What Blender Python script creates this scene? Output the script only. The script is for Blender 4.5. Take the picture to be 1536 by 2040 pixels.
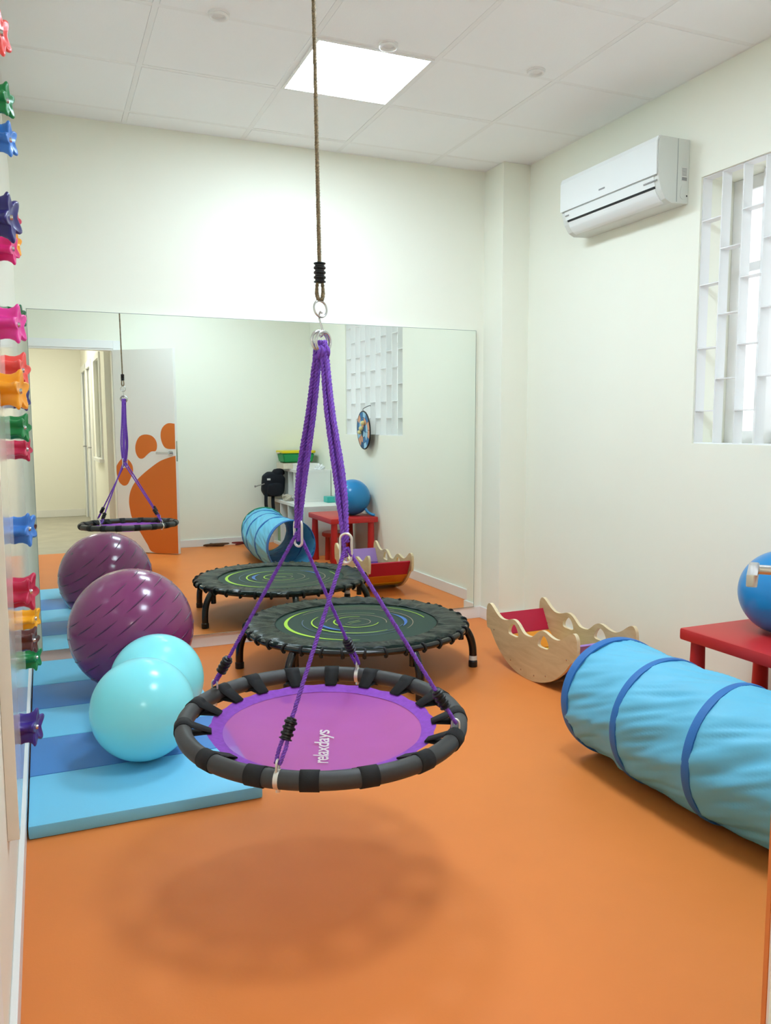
import bpy, bmesh, math, random
from mathutils import Vector, Matrix, noise
random.seed(7)
PI = math.pi
scene = bpy.context.scene
COL = scene.collection
for o in list(bpy.data.objects): bpy.data.objects.remove(o)

# ------------------------------------------------------------------ camera
CAM_H, F_PX = 1.28, 1622.3
YAW, PITCH, ROLL = math.radians(22.785), math.radians(6.086), math.radians(-0.155)
def make_camera():
    w = Vector((math.sin(YAW)*math.cos(PITCH), math.cos(YAW)*math.cos(PITCH), -math.sin(PITCH)))
    r = Vector((math.cos(YAW), -math.sin(YAW), 0)); u = r.cross(w)
    r2 = r*math.cos(ROLL)+u*math.sin(ROLL); u2 = u*math.cos(ROLL)-r*math.sin(ROLL)
    cd = bpy.data.cameras.new('camera'); co = bpy.data.objects.new('camera', cd); COL.objects.link(co)
    cd.sensor_fit = 'HORIZONTAL'; cd.sensor_width = 36.0; cd.lens = F_PX/1536*36.0
    cd.clip_start = 0.02; cd.clip_end = 60
    m = Matrix((r2, u2, -w)).transposed().to_4x4(); m.translation = (0, 0, CAM_H)
    co.matrix_world = m
    scene.camera = co
make_camera()
# ------------------------------------------------------------------ world, exposure
wd = bpy.data.worlds.new('world'); scene.world = wd; wd.use_nodes = True
wd.node_tree.nodes['Background'].inputs[0].default_value = (0.75, 0.87, 1.0, 1)
wd.node_tree.nodes['Background'].inputs[1].default_value = 0.6
vs = scene.view_settings
vs.view_transform = 'Standard'; vs.look = 'None'; vs.gamma = 1.0; vs.use_curve_mapping = False
vs.exposure = 0.0
PANEL_STRENGTH = 38.5       # the two ceiling panels of the room
CORRIDOR_STRENGTH = 28.0  # strength of the added corridor fill panel
WINDOW_STRENGTH = 0.85

# ------------------------------------------------------------------ room dimensions (metres, camera foot at the origin)
XL, XR = -0.113, 2.85
YB, YF = 0.63, 4.69
ZC = 2.87

# ------------------------------------------------------------------ materials
def lin(c):
    c = c/255.0
    return c/12.92 if c <= 0.04045 else ((c+0.055)/1.055)**2.4
def rgb(t): return (lin(t[0]), lin(t[1]), lin(t[2]), 1.0)
MATS = {}
def mat(name, col, rough=0.5, metal=0.0, vary=None, bump=None, coat=0.0, spec=0.5, emit=None, sss=0.0, trans=0.0, alpha=1.0, ior=1.45):
    """procedural Principled material. vary=(scale, amount) colour mottling, bump=(scale, strength, detail)"""
    m = bpy.data.materials.new(name); m.use_nodes = True
    nt = m.node_tree; b = nt.nodes['Principled BSDF']
    c = rgb(col)
    b.inputs['Base Color'].default_value = c
    b.inputs['Roughness'].default_value = rough
    b.inputs['Metallic'].default_value = metal
    b.inputs['Specular IOR Level'].default_value = spec
    b.inputs['Coat Weight'].default_value = coat
    b.inputs['Coat Roughness'].default_value = 0.08
    b.inputs['IOR'].default_value = ior
    b.inputs['Transmission Weight'].default_value = trans
    b.inputs['Alpha'].default_value = alpha
    if sss:
        b.inputs['Subsurface Weight'].default_value = sss; b.inputs['Subsurface Radius'].default_value = (0.02, 0.015, 0.01)
        b.inputs['Subsurface Scale'].default_value = 0.3
    if emit:
        b.inputs['Emission Color'].default_value = rgb(emit[0]); b.inputs['Emission Strength'].default_value = emit[1]
    if vary or bump:
        tc = nt.nodes.new('ShaderNodeTexCoord')
    if vary:
        n = nt.nodes.new('ShaderNodeTexNoise'); n.inputs['Scale'].default_value = vary[0]; n.inputs['Detail'].default_value = 5
        mp = nt.nodes.new('ShaderNodeMapRange'); mp.inputs['From Min'].default_value = 0.3; mp.inputs['From Max'].default_value = 0.7
        mp.inputs['To Min'].default_value = 1-vary[1]; mp.inputs['To Max'].default_value = 1+vary[1]
        mul = nt.nodes.new('ShaderNodeVectorMath'); mul.operation = 'SCALE'
        mul.inputs[0].default_value = c[:3]
        nt.links.new(tc.outputs['Object'], n.inputs['Vector']); nt.links.new(n.outputs['Fac'], mp.inputs['Value'])
        nt.links.new(mp.outputs['Result'], mul.inputs['Scale']); nt.links.new(mul.outputs['Vector'], b.inputs['Base Color'])
    if bump:
        n2 = nt.nodes.new('ShaderNodeTexNoise'); n2.inputs['Scale'].default_value = bump[0]; n2.inputs['Detail'].default_value = bump[2] if len(bump) > 2 else 3
        bp = nt.nodes.new('ShaderNodeBump'); bp.inputs['Strength'].default_value = bump[1]; bp.inputs['Distance'].default_value = 0.004
        nt.links.new(tc.outputs['Object'], n2.inputs['Vector']); nt.links.new(n2.outputs['Fac'], bp.inputs['Height']); nt.links.new(bp.outputs['Normal'], b.inputs['Normal'])
    MATS[name] = m
    return m

M_wall = mat('wall_paint', (246, 246, 230), 0.6, vary=(1.5, 0.01), bump=(90, 0.05))
M_wall_c = mat('corridor_paint', (245, 242, 230), 0.6, bump=(90, 0.05))
M_floor = mat('orange_vinyl', (230, 135, 66), 0.45, vary=(3.0, 0.03), bump=(160, 0.06), spec=0.25)
M_cfloor = mat('corridor_floor_tile', (178, 172, 156), 0.4, vary=(4.0, 0.12), bump=(40, 0.05))
M_ceil = mat('ceiling_tile_white', (252, 252, 250), 0.8, vary=(2.0, 0.015), bump=(250, 0.12))
M_tbar = mat('ceiling_bar_white', (246, 245, 242), 0.5)
M_gap = mat('ceiling_void', (90, 90, 86), 0.9)
M_white = mat('white_lacquer', (243, 241, 236), 0.35)
M_base = mat('baseboard_white', (240, 238, 234), 0.4)
M_panel_emit = mat('light_diffuser', (255, 255, 255), 0.5, emit=((219, 238, 254), PANEL_STRENGTH))
M_corr_emit = mat('corridor_fill_diffuser', (255, 255, 255), 0.5, emit=((255, 252, 240), CORRIDOR_STRENGTH))
M_mirror = mat('mirror_silver', (240, 246, 240), 0.0, metal=1.0)
M_mirror_edge = mat('mirror_edge', (150, 160, 150), 0.2)
M_purple_rope = mat('purple_rope', (122, 70, 186), 0.6, vary=(160, 0.25))
M_brown_rope = mat('brown_rope', (134, 116, 88), 0.7, vary=(160, 0.5))
M_black_pl = mat('black_plastic', (20, 20, 22), 0.4)
M_steel = mat('steel', (205, 205, 205), 0.22, metal=1.0)
M_galv = mat('pale_metal', (225, 222, 215), 0.35, metal=0.7)
M_foam = mat('black_foam', (58, 58, 58), 0.5, vary=(60, 0.05), bump=(120, 0.05))
M_web = mat('black_webbing', (22, 23, 25), 0.75, bump=(600, 0.3))
M_seat_edge = mat('purple_mesh_edge', (138, 62, 180), 0.7, vary=(60, 0.12), bump=(500, 0.3))
M_text = mat('white_print', (250, 248, 250), 0.6)
M_tr_frame = mat('black_steel', (16, 16, 17), 0.22, coat=0.3)
M_tr_skirt = mat('black_skirt', (16, 30, 27), 0.26, bump=(16, 0.8), spec=0.22)
M_tr_mat = mat('dark_green_mat', (44, 66, 56), 0.6, bump=(700, 0.15), spec=0.3)
M_lime = mat('lime_print', (176, 220, 56), 0.5)
M_lime2 = mat('pale_lime_print', (152, 172, 104), 0.5)
M_bluep = mat('blue_print', (58, 108, 182), 0.5)
M_dbluep = mat('dim_blue_print', (72, 98, 124), 0.5)
M_brownp = mat('dim_brown_print', (150, 132, 110), 0.5)
M_elastic = mat('elastic_black', (14, 14, 15), 0.6)
M_label = mat('paper_label', (225, 222, 215), 0.6)
M_label_ink = mat('label_ink', (150, 150, 148), 0.7)
M_ball_p = mat('purple_ball', (132, 52, 104), 0.22, sss=0.0, coat=0.25)
M_ball_p2 = mat('purple_ball_ridge', (84, 28, 74), 0.3)
M_ball_c = mat('cyan_ball', (140, 242, 252), 0.25, sss=0.05, coat=0.2, bump=(30, 0.04))
M_ball_b = mat('blue_ball', (32, 136, 200), 0.28, coat=0.2)
M_mat_l = mat('mat_light_blue', (124, 208, 242), 0.5, bump=(260, 0.1))
M_mat_d = mat('mat_dark_blue', (82, 142, 206), 0.5, bump=(260, 0.1))
M_tun = mat('tunnel_fabric', (110, 200, 234), 0.45, bump=(9, 0.55, 4), vary=(5, 0.04))
M_tun_in = mat('tunnel_lining', (96, 180, 226), 0.55, bump=(9, 0.5, 4))
M_tun_band = mat('tunnel_band', (44, 112, 184), 0.55, bump=(300, 0.15))
M_tun_teal = mat('tunnel_teal_band', (30, 110, 140), 0.55)
M_tun_green = mat('tunnel_green_band', (16, 128, 92), 0.55)
M_red = mat('red_plastic', (200, 44, 44), 0.4)
M_red2 = mat('orange_red_plastic', (205, 62, 40), 0.4)
M_slat = {k: mat('slat_'+k, v, 0.4) for k, v in dict(crimson=(196, 26, 62), orange=(240, 150, 40), yellow=(240, 205, 30), green=(110, 170, 70), blue=(70, 130, 200), purple=(104, 66, 170), lavender=(176, 136, 212)).items()}
M_ac = mat('ac_white', (238, 240, 236), 0.35)
M_ac2 = mat('ac_side_grey', (222, 224, 216), 0.45)
M_ac_dark = mat('ac_slot', (22, 24, 24), 0.6)
M_ac_seam = mat('ac_seam', (168, 172, 168), 0.6)
M_grille = mat('grille_white', (240, 240, 238), 0.4)
M_pane = mat('frosted_pane', (235, 240, 245), 0.4, emit=((250, 251, 252), WINDOW_STRENGTH))
M_door = mat('door_white', (236, 233, 226), 0.4)
M_paw = mat('orange_paint', (216, 112, 34), 0.45)
M_trim = mat('trim_white', (244, 244, 242), 0.35)
M_shelf = mat('shelf_white', (238, 235, 228), 0.45)
M_bin_g = mat('bin_green', (32, 150, 80), 0.45)
M_lid_y = mat('lid_yellow', (225, 205, 20), 0.45)
M_teal = mat('teal_plastic', (60, 180, 170), 0.4)
M_cream = mat('cream_board', (222, 208, 184), 0.6, vary=(30, 0.08))
M_cloth_b = mat('black_cloth', (17, 20, 28), 0.85, bump=(60, 0.3))
M_cord = mat('cream_cord', (210, 200, 182), 0.8)
M_cloth_r = mat('red_cloth', (190, 44, 58), 0.8, bump=(40, 0.3))
M_grey = mat('grey_stick', (150, 145, 135), 0.5)
M_cable = mat('brown_cord', (92, 62, 34), 0.7)
M_cable_r = mat('dark_red_cord', (120, 30, 26), 0.7)
M_bd = {'b': mat('board_blue', (56, 118, 170), 0.6), 'l': mat('board_pale_blue', (160, 205, 228), 0.6), 's': mat('board_salmon', (222, 160, 128), 0.6), 'd': mat('board_deep_blue', (42, 88, 130), 0.6)}
M_ybll = mat('pale_yellow_felt', (228, 214, 150), 0.8)
M_climb = mat('climbing_board_white', (242, 236, 224), 0.09, spec=0.35)
HOLD = {k: mat('hold_'+k, v, 0.32) for k, v in dict(coral=(250, 84, 76), green=(10, 128, 62), blue=(62, 128, 212), navy=(44, 36, 112), crimson=(200, 34, 76), orange=(255, 164, 28), magenta=(226, 30, 120), pink=(240, 60, 160), dark_green=(12, 96, 50), brown=(92, 44, 40), yellow=(255, 176, 24), purple=(64, 40, 140)).items()}

def add_translucency(m, fac, col):
    nt = m.node_tree; out = nt.nodes['Material Output']; b = nt.nodes['Principled BSDF']
    tr = nt.nodes.new('ShaderNodeBsdfTranslucent'); tr.inputs['Color'].default_value = rgb(col)
    mx = nt.nodes.new('ShaderNodeMixShader'); mx.inputs[0].default_value = fac
    nt.links.new(b.outputs[0], mx.inputs[1]); nt.links.new(tr.outputs[0], mx.inputs[2]); nt.links.new(mx.outputs[0], out.inputs['Surface'])
add_translucency(M_tun, 0.10, (150, 220, 245)); add_translucency(M_tun_in, 0.30, (130, 205, 240))
def wood_material():
    m = bpy.data.materials.new('birch_plywood'); m.use_nodes = True; nt = m.node_tree; b = nt.nodes['Principled BSDF']
    tc = nt.nodes.new('ShaderNodeTexCoord'); mp = nt.nodes.new('ShaderNodeMapping'); mp.inputs['Scale'].default_value = (2, 2, 9)
    n = nt.nodes.new('ShaderNodeTexNoise'); n.inputs['Scale'].default_value = 2.2; n.inputs['Detail'].default_value = 6; n.inputs['Distortion'].default_value = 1.2
    cr = nt.nodes.new('ShaderNodeValToRGB')
    cr.color_ramp.elements[0].position = 0.35; cr.color_ramp.elements[0].color = rgb((198, 168, 124))
    cr.color_ramp.elements[1].position = 0.65; cr.color_ramp.elements[1].color = rgb((214, 188, 144))
    nt.links.new(tc.outputs['Object'], mp.inputs['Vector']); nt.links.new(mp.outputs['Vector'], n.inputs['Vector'])
    nt.links.new(n.outputs['Fac'], cr.inputs['Fac']); nt.links.new(cr.outputs['Color'], b.inputs['Base Color'])
    b.inputs['Roughness'].default_value = 0.45
    return m
M_ply = wood_material()
M_ply_edge = mat('plywood_edge', (236, 216, 176), 0.5, vary=(80, 0.06))

def seat_material():
    """woven purple mesh that lets some light through"""
    m = bpy.data.materials.new('purple_seat_mesh'); m.use_nodes = True; nt = m.node_tree
    b = nt.nodes['Principled BSDF']; out = nt.nodes['Material Output']
    b.inputs['Base Color'].default_value = rgb((178, 90, 210)); b.inputs['Roughness'].default_value = 0.7
    tr = nt.nodes.new('ShaderNodeBsdfTranslucent'); tr.inputs['Color'].default_value = rgb((186, 98, 208))
    tp = nt.nodes.new('ShaderNodeBsdfTransparent'); tp.inputs['Color'].default_value = (1, 1, 1, 1)
    tc = nt.nodes.new('ShaderNodeTexCoord'); n = nt.nodes.new('ShaderNodeTexNoise'); n.inputs['Scale'].default_value = 7; n.inputs['Detail'].default_value = 4
    mr = nt.nodes.new('ShaderNodeMapRange'); mr.inputs['To Min'].default_value = 0.15; mr.inputs['To Max'].default_value = 0.26
    m1 = nt.nodes.new('ShaderNodeMixShader'); m1.inputs[0].default_value = 0.35
    m2 = nt.nodes.new('ShaderNodeMixShader')
    nt.links.new(tc.outputs['Object'], n.inputs['Vector']); nt.links.new(n.outputs['Fac'], mr.inputs['Value']); nt.links.new(mr.outputs['Result'], m2.inputs[0])
    nt.links.new(b.outputs[0], m1.inputs[1]); nt.links.new(tr.outputs[0], m1.inputs[2])
    nt.links.new(m1.outputs[0], m2.inputs[1]); nt.links.new(tp.outputs[0], m2.inputs[2])
    nt.links.new(m2.outputs[0], out.inputs['Surface'])
    return m
M_seat = seat_material()

# ------------------------------------------------------------------ mesh helpers
def link(name, me, m=None, parent=None, smooth=False):
    o = bpy.data.objects.new(name, me); COL.objects.link(o)
    if m is not None:
        for k in (m if isinstance(m, (list, tuple)) else [m]): me.materials.append(k)
    if smooth:
        for p in me.polygons: p.use_smooth = True
    if parent is not None: o.parent = parent
    return o
def obj(name, bm, m=None, parent=None, smooth=False, sharp=None):
    bmesh.ops.recalc_face_normals(bm, faces=bm.faces)
    me = bpy.data.meshes.new(name); bm.to_mesh(me); bm.free()
    o = link(name, me, m, parent, smooth)
    if smooth and sharp: me.set_sharp_from_angle(angle=math.radians(sharp))
    return o
def tag(o, label, cat, group=None):
    o['label'] = label; o['category'] = cat
    if group: o['group'] = group
    return o
def thing(name, label, cat, loc=(0, 0, 0), rotz=0.0, group=None):
    o = bpy.data.objects.new(name, None); COL.objects.link(o); o.empty_display_size = 0.05
    o.location = loc; o.rotation_euler = (0, 0, rotz)
    return tag(o, label, cat, group)
def struct(o):
    o['kind'] = 'structure'; return o
def sempty(name, loc=(0, 0, 0), rotz=0.0):
    o = bpy.data.objects.new(name, None); COL.objects.link(o); o.location = loc; o.rotation_euler = (0, 0, rotz); o['kind'] = 'structure'; return o
def NB(): return bmesh.new()
def box(bm, x0, x1, y0, y1, z0, z1, bev=0.0, mi=0):
    t = bmesh.new() if bev else bm
    vs_ = [t.verts.new((x, y, z)) for z in (z0, z1) for (x, y) in ((x0, y0), (x1, y0), (x1, y1), (x0, y1))]
    fs = [(3, 2, 1, 0), (4, 5, 6, 7), (0, 1, 5, 4), (1, 2, 6, 5), (2, 3, 7, 6), (3, 0, 4, 7)]
    new = [t.faces.new([vs_[i] for i in f]) for f in fs]
    if bev:
        bmesh.ops.bevel(t, geom=list(t.edges), offset=bev, segments=2, affect='EDGES', profile=0.6)
        me = bpy.data.meshes.new('tmp'); t.to_mesh(me); t.free(); n0 = len(bm.faces); bm.from_mesh(me); bpy.data.meshes.remove(me)
        bm.faces.ensure_lookup_table(); new = bm.faces[n0:]
    for f in new: f.material_index = mi
    return bm
def frames(pts, closed):
    n = len(pts); T = []
    for i in range(n):
        a = pts[(i-1) % n] if (closed or i > 0) else pts[i]; b = pts[(i+1) % n] if (closed or i < n-1) else pts[i]
        d = (b-a); T.append(d.normalized() if d.length > 1e-9 else Vector((0, 0, 1)))
    up = Vector((0, 0, 1)) if abs(T[0].z) < 0.9 else Vector((1, 0, 0))
    N = (up - T[0]*up.dot(T[0])).normalized(); out = []
    for i in range(n):
        N = (N - T[i]*N.dot(T[i])).normalized(); out.append((T[i], N.copy(), T[i].cross(N)))
    return out
def tube(bm, pts, r, seg=8, closed=False, caps=True, mi=0):
    pts = [Vector(p) for p in pts]; fr = frames(pts, closed); rings = []
    for i, p in enumerate(pts):
        rr = r[i] if isinstance(r, (list, tuple)) else r
        rings.append([bm.verts.new(p + fr[i][1]*math.cos(2*PI*k/seg)*rr + fr[i][2]*math.sin(2*PI*k/seg)*rr) for k in range(seg)])
    n = len(rings)
    for i in range(n if closed else n-1):
        A, B = rings[i], rings[(i+1) % n]
        for k in range(seg): bm.faces.new((A[k], A[(k+1) % seg], B[(k+1) % seg], B[k])).material_index = mi
    if caps and not closed:
        bm.faces.new(list(reversed(rings[0]))).material_index = mi; bm.faces.new(rings[-1]).material_index = mi
    return bm
def circle_pts(c, R, n=48, nrm=(0, 0, 1), a0=0.0):
    c = Vector(c); nrm = Vector(nrm).normalized(); a = nrm.orthogonal().normalized(); b = nrm.cross(a)
    return [c + a*R*math.cos(a0+2*PI*k/n) + b*R*math.sin(a0+2*PI*k/n) for k in range(n)]
def torus(bm, c, R, r, nrm=(0, 0, 1), n=32, seg=8): return tube(bm, circle_pts(c, R, n, nrm), r, seg, closed=True)
def rope(bm, pts, r, pitch=0.035, strands=3, step=0.006, seg=5):
    """laid rope: helical strands round a polyline path"""
    pts = [Vector(p) for p in pts]; dense = []; acc = 0.0
    for a, b in zip(pts[:-1], pts[1:]):
        L = (b-a).length; n = max(1, int(L/step))
        for k in range(n): dense.append((a.lerp(b, k/n), acc + L*k/n))
        acc += L
    dense.append((pts[-1], acc))
    fr = frames([d[0] for d in dense], False)
    for s in range(strands):
        path = []
        for i, (p, l) in enumerate(dense):
            ph = 2*PI*l/pitch + 2*PI*s/strands
            path.append(p + (fr[i][1]*math.cos(ph)+fr[i][2]*math.sin(ph))*r*0.56)
        tube(bm, path, r*0.49, seg)
    return bm
def prism(bm, outline, h0, h1, axis='z', mi=0):
    """extrude a closed 2D outline; axis 'x': outline is (y,z); 'y': (x,z); 'z': (x,y)"""
    def P(a, b, h): return {'x': (h, a, b), 'y': (a, h, b), 'z': (a, b, h)}[axis]
    A = [bm.verts.new(P(a, b, h0)) for a, b in outline]; B = [bm.verts.new(P(a, b, h1)) for a, b in outline]
    n = len(outline)
    fs = [bm.faces.new(A), bm.faces.new(list(reversed(B)))]
    for i in range(n): fs.append(bm.faces.new((A[i], B[i], B[(i+1) % n], A[(i+1) % n])))
    for f in fs: f.material_index = mi
    return bm
def lathe(bm, prof, c=(0, 0, 0), n=32, mi=0, axis='z'):
    rings = []
    for r, z in prof:
        if r < 1e-6: rings.append([bm.verts.new(_ax(c, 0, 0, z, axis))])
        else: rings.append([bm.verts.new(_ax(c, r*math.cos(2*PI*k/n), r*math.sin(2*PI*k/n), z, axis)) for k in range(n)])
    for A, B in zip(rings[:-1], rings[1:]):
        for k in range(n):
            a = [A[k % len(A)], A[(k+1) % n if len(A) > 1 else 0]]; b = [B[(k+1) % n if len(B) > 1 else 0], B[k % len(B)]]
            vs2 = []
            for v in a+b:
                if v not in vs2: vs2.append(v)
            if len(vs2) >= 3: bm.faces.new(vs2).material_index = mi
    return bm
def _ax(c, a, b, h, axis):
    if axis == 'z': return (c[0]+a, c[1]+b, c[2]+h)
    if axis == 'x': return (c[0]+h, c[1]+a, c[2]+b)
    return (c[0]+a, c[1]+h, c[2]+b)
def smooth_closed(pts, n=6):
    """Catmull-Rom through a closed list of 2D points"""
    out = []; N = len(pts)
    for i in range(N):
        p0, p1, p2, p3 = pts[i-1], pts[i], pts[(i+1) % N], pts[(i+2) % N]
        for k in range(n):
            t = k/n
            out.append(tuple(0.5*((2*p1[j])+(-p0[j]+p2[j])*t+(2*p0[j]-5*p1[j]+4*p2[j]-p3[j])*t*t+(-p0[j]+3*p1[j]-3*p2[j]+p3[j])*t**3) for j in (0, 1)))
    return out
def smooth_open(pts, n=6):
    out = []; N = len(pts)
    for i in range(N-1):
        p0, p1, p2, p3 = pts[max(i-1, 0)], pts[i], pts[i+1], pts[min(i+2, N-1)]
        for k in range(n):
            t = k/n
            out.append(tuple(0.5*((2*p1[j])+(-p0[j]+p2[j])*t+(2*p0[j]-5*p1[j]+4*p2[j]-p3[j])*t*t+(-p0[j]+3*p1[j]-3*p2[j]+p3[j])*t**3) for j in range(len(p1))))
    out.append(tuple(pts[-1])); return out
def text_mesh(name, body, size, m, parent, matrix, extrude=0.0004, shear=0.0, offset=0.0, xs=1.0):
    cu = bpy.data.curves.new(name, 'FONT'); cu.body = body; cu.size = size; cu.extrude = extrude; cu.shear = shear; cu.offset = offset
    cu.align_x = 'CENTER'; cu.align_y = 'CENTER'; cu.space_character = 0.92
    t = bpy.data.objects.new(name+'_tmp', cu); COL.objects.link(t)
    bpy.context.view_layer.update()
    me = bpy.data.meshes.new_from_object(t.evaluated_get(bpy.context.evaluated_depsgraph_get()))
    bpy.data.objects.remove(t); me.name = name
    o = link(name, me, None, parent); me.materials.clear(); me.materials.append(m)
    o.matrix_local = matrix
    return o

# ================================================================== SETTING
def build_room():
    T = 0.12
    # floor
    bm = NB(); box(bm, XL-T, XR+0.3, 0.51, YF+T, -0.05, 0.0); f = struct(obj('floor', bm, M_floor))
    # corridor floor (pale tile) behind the doorway
    bm = NB(); box(bm, -0.75, 0.84, -3.2, 0.51, -0.05, -0.001); struct(obj('floor_corridor', bm, M_cfloor))
    bm = NB(); box(bm, -0.75, 0.84, -3.2, 0.51, 2.6, 2.65); struct(obj('ceiling_corridor', bm, M_ceil))
    # walls
    bm = NB(); box(bm, XL-T, XL, YB-T, YF+T, 0, ZC+0.1); struct(obj('wall_left', bm, M_wall))
    bm = NB(); box(bm, XL, XR, YF, YF+T, 0, ZC+0.1); struct(obj('wall_front', bm, M_wall))
    # boxed pillar in the far right corner
    bm = NB(); box(bm, 2.66, XR, 4.46, YF, 0, ZC); struct(obj('wall_pillar', bm, M_wall))
    # right wall with the window opening
    WY0, WY1, WZ0, WZ1 = WIN
    bm = NB()
    box(bm, XR, XR+0.3, YB-T, WY0, 0, ZC+0.1); box(bm, XR, XR+0.3, WY1, YF+T, 0, ZC+0.1)
    box(bm, XR, XR+0.3, WY0, WY1, 0, WZ0); box(bm, XR, XR+0.3, WY0, WY1, WZ1, ZC+0.1)
    struct(obj('wall_right', bm, M_wall))
    # back wall with the doorway (-0.06 .. 0.75, 2.04 high)
    bm = NB()
    box(bm, 0.78, XR, YB-T, YB, 0, ZC+0.1); box(bm, -0.06, 0.78, YB-T, YB, 2.045, ZC+0.1); box(bm, XL, -0.06, YB-T, YB, 0, ZC+0.1)
    struct(obj('wall_back', bm, M_wall))
    # corridor walls
    bm = NB(); box(bm, -0.75, 0.84, -3.2, -3.1, 0, 2.6); struct(obj('wall_corridor_end', bm, M_wall_c))
    bm = NB(); box(bm, -0.75, -0.65, -3.1, 0.51, 0, 2.6); box(bm, -0.65, XL-T, 0.45, 0.51, 0, 2.6); struct(obj('wall_corridor_left', bm, M_wall_c))
    bm = NB()
    box(bm, 0.78, 0.84, 0.3, 0.51, 0, 2.6); box(bm, 0.72, 0.84, -0.15, 0.3, 0, 2.6); box(bm, 0.72, 0.84, -0.85, -0.15, 0, 0.92); box(bm, 0.72, 0.84, -0.85, -0.15, 2.04, 2.6)
    box(bm, 0.72, 0.84, -1.35, -0.85, 0, 2.6); box(bm, 0.72, 0.84, -2.95, -1.35, 2.02, 2.6); box(bm, 0.72, 0.84, -3.1, -2.95, 0, 2.6)
    struct(obj('wall_corridor_right', bm, M_wall_c))
    # baseboards
    H, t = 0.078, 0.016
    def base(name, boxes):
        bm = NB()
        for b in boxes: box(bm, *b, bev=0.003)
        struct(obj(name, bm, M_base))
    base('baseboard_left', [(XL, XL+t, YB+0.1, YF, 0, H)])
    base('baseboard_front', [(XL+t, 2.66, YF-t, YF, 0, H)])
    base('baseboard_pillar', [(2.66-t, 2.66, 4.46, YF-t, 0, H), (2.66-t, XR, 4.46-t, 4.46, 0, H)])
    base('baseboard_right', [(XR-t, XR, YB+t, 4.46-t, 0, H)])
    base('baseboard_back', [(0.86, XR-t, YB, YB+t, 0, H)])
    base('baseboard_corridor', [(-0.65, 0.70, -3.1, -3.1+t, 0, 0.1), (0.72-t, 0.72, -1.25, 0.3, 0, 0.1)])
    # doorway casing
    bm = NB()
    for y0, y1 in ((YB, YB+0.010), (YB-T-0.016, YB-T)):
        box(bm, 0.78, 0.85, y0, y1, 0, 2.125, bev=0.003); box(bm, XL if y0 < YB else XL+0.001, -0.06, y0, y1, 0, 2.125, bev=0.003); box(bm, -0.06, 0.78, y0, y1, 2.045, 2.125, bev=0.003)
    box(bm, 0.765, 0.78, YB-T, YB, 0, 2.045); box(bm, -0.06, -0.045, YB-T, YB, 0, 2.045); box(bm, -0.045, 0.765, YB-T, YB, 2.03, 2.045)
    struct(obj('trim_1', bm, M_trim))
    # corridor doors: frame, leaf, handle; window
    d = sempty('door_2')
    bm = NB()
    for y0, y1 in ((-2.98, -2.9), (-2.15, -2.07), (-1.37, -1.29)): box(bm, 0.70, 0.72, y0, y1, 0, 2.09, bev=0.003)
    box(bm, 0.70, 0.72, -2.9, -1.37, 2.01, 2.09, bev=0.003); obj('frame', bm, M_trim, d)
    for y0, y1 in ((-2.89, -2.16), (-2.06, -1.38)):
        bm = NB(); box(bm, 0.735, 0.775, y0, y1, 0.01, 2.01, bev=0.003); lf = obj('leaf', bm, M_door, d)
        bm = NB(); tube(bm, [(0.735, y0+0.07, 1.0), (0.69, y0+0.07, 1.0), (0.685, y0+0.18, 1.0)], 0.008, 8); obj('handle', bm, M_steel, lf, True)
    w = sempty('window_2')
    bm = NB()
    for b in ((0.70, 0.735, -0.87, -0.81, 0.9, 2.08), (0.70, 0.735, -0.19, -0.13, 0.9, 2.08), (0.70, 0.735, -0.81, -0.19, 2.02, 2.08), (0.67, 0.735, -0.9, -0.1, 0.88, 0.92)): box(bm, *b, bev=0.003)
    obj('frame', bm, M_trim, w)
    bm = NB(); box(bm, 0.79, 0.80, -0.81, -0.19, 0.92, 2.02); obj('pane', bm, mat('corridor_pane', (214, 212, 190), 0.15), w)
    bm = NB(); box(bm, 0.713, 0.72, 0.13, 0.21, 0.45, 0.53, bev=0.002); so = obj('wall_socket', bm, M_white); tag(so, 'white wall socket low on the corridor wall', 'socket')
    # unseen fill panel, added to light the corridor
    t_ = thing('corridor_fill_light', 'unseen square fill light added in the corridor ceiling outside the doorway', 'ceiling light', (-0.1, -1.3, 2.6))
    bm = NB(); box(bm, -0.3, 0.3, -0.3, 0.3, -0.012, -0.004); obj('diffuser', bm, M_corr_emit, t_)
    bm = NB()
    for b in ((-0.31, 0.31, -0.31, -0.3), (-0.31, 0.31, 0.3, 0.31), (-0.31, -0.3, -0.3, 0.3), (0.3, 0.31, -0.3, 0.3)): box(bm, *b, -0.015, 0.0)
    obj('frame', bm, M_white, t_)
WIN = (1.70, 3.02, 1.19, 2.41)
build_room()

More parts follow.
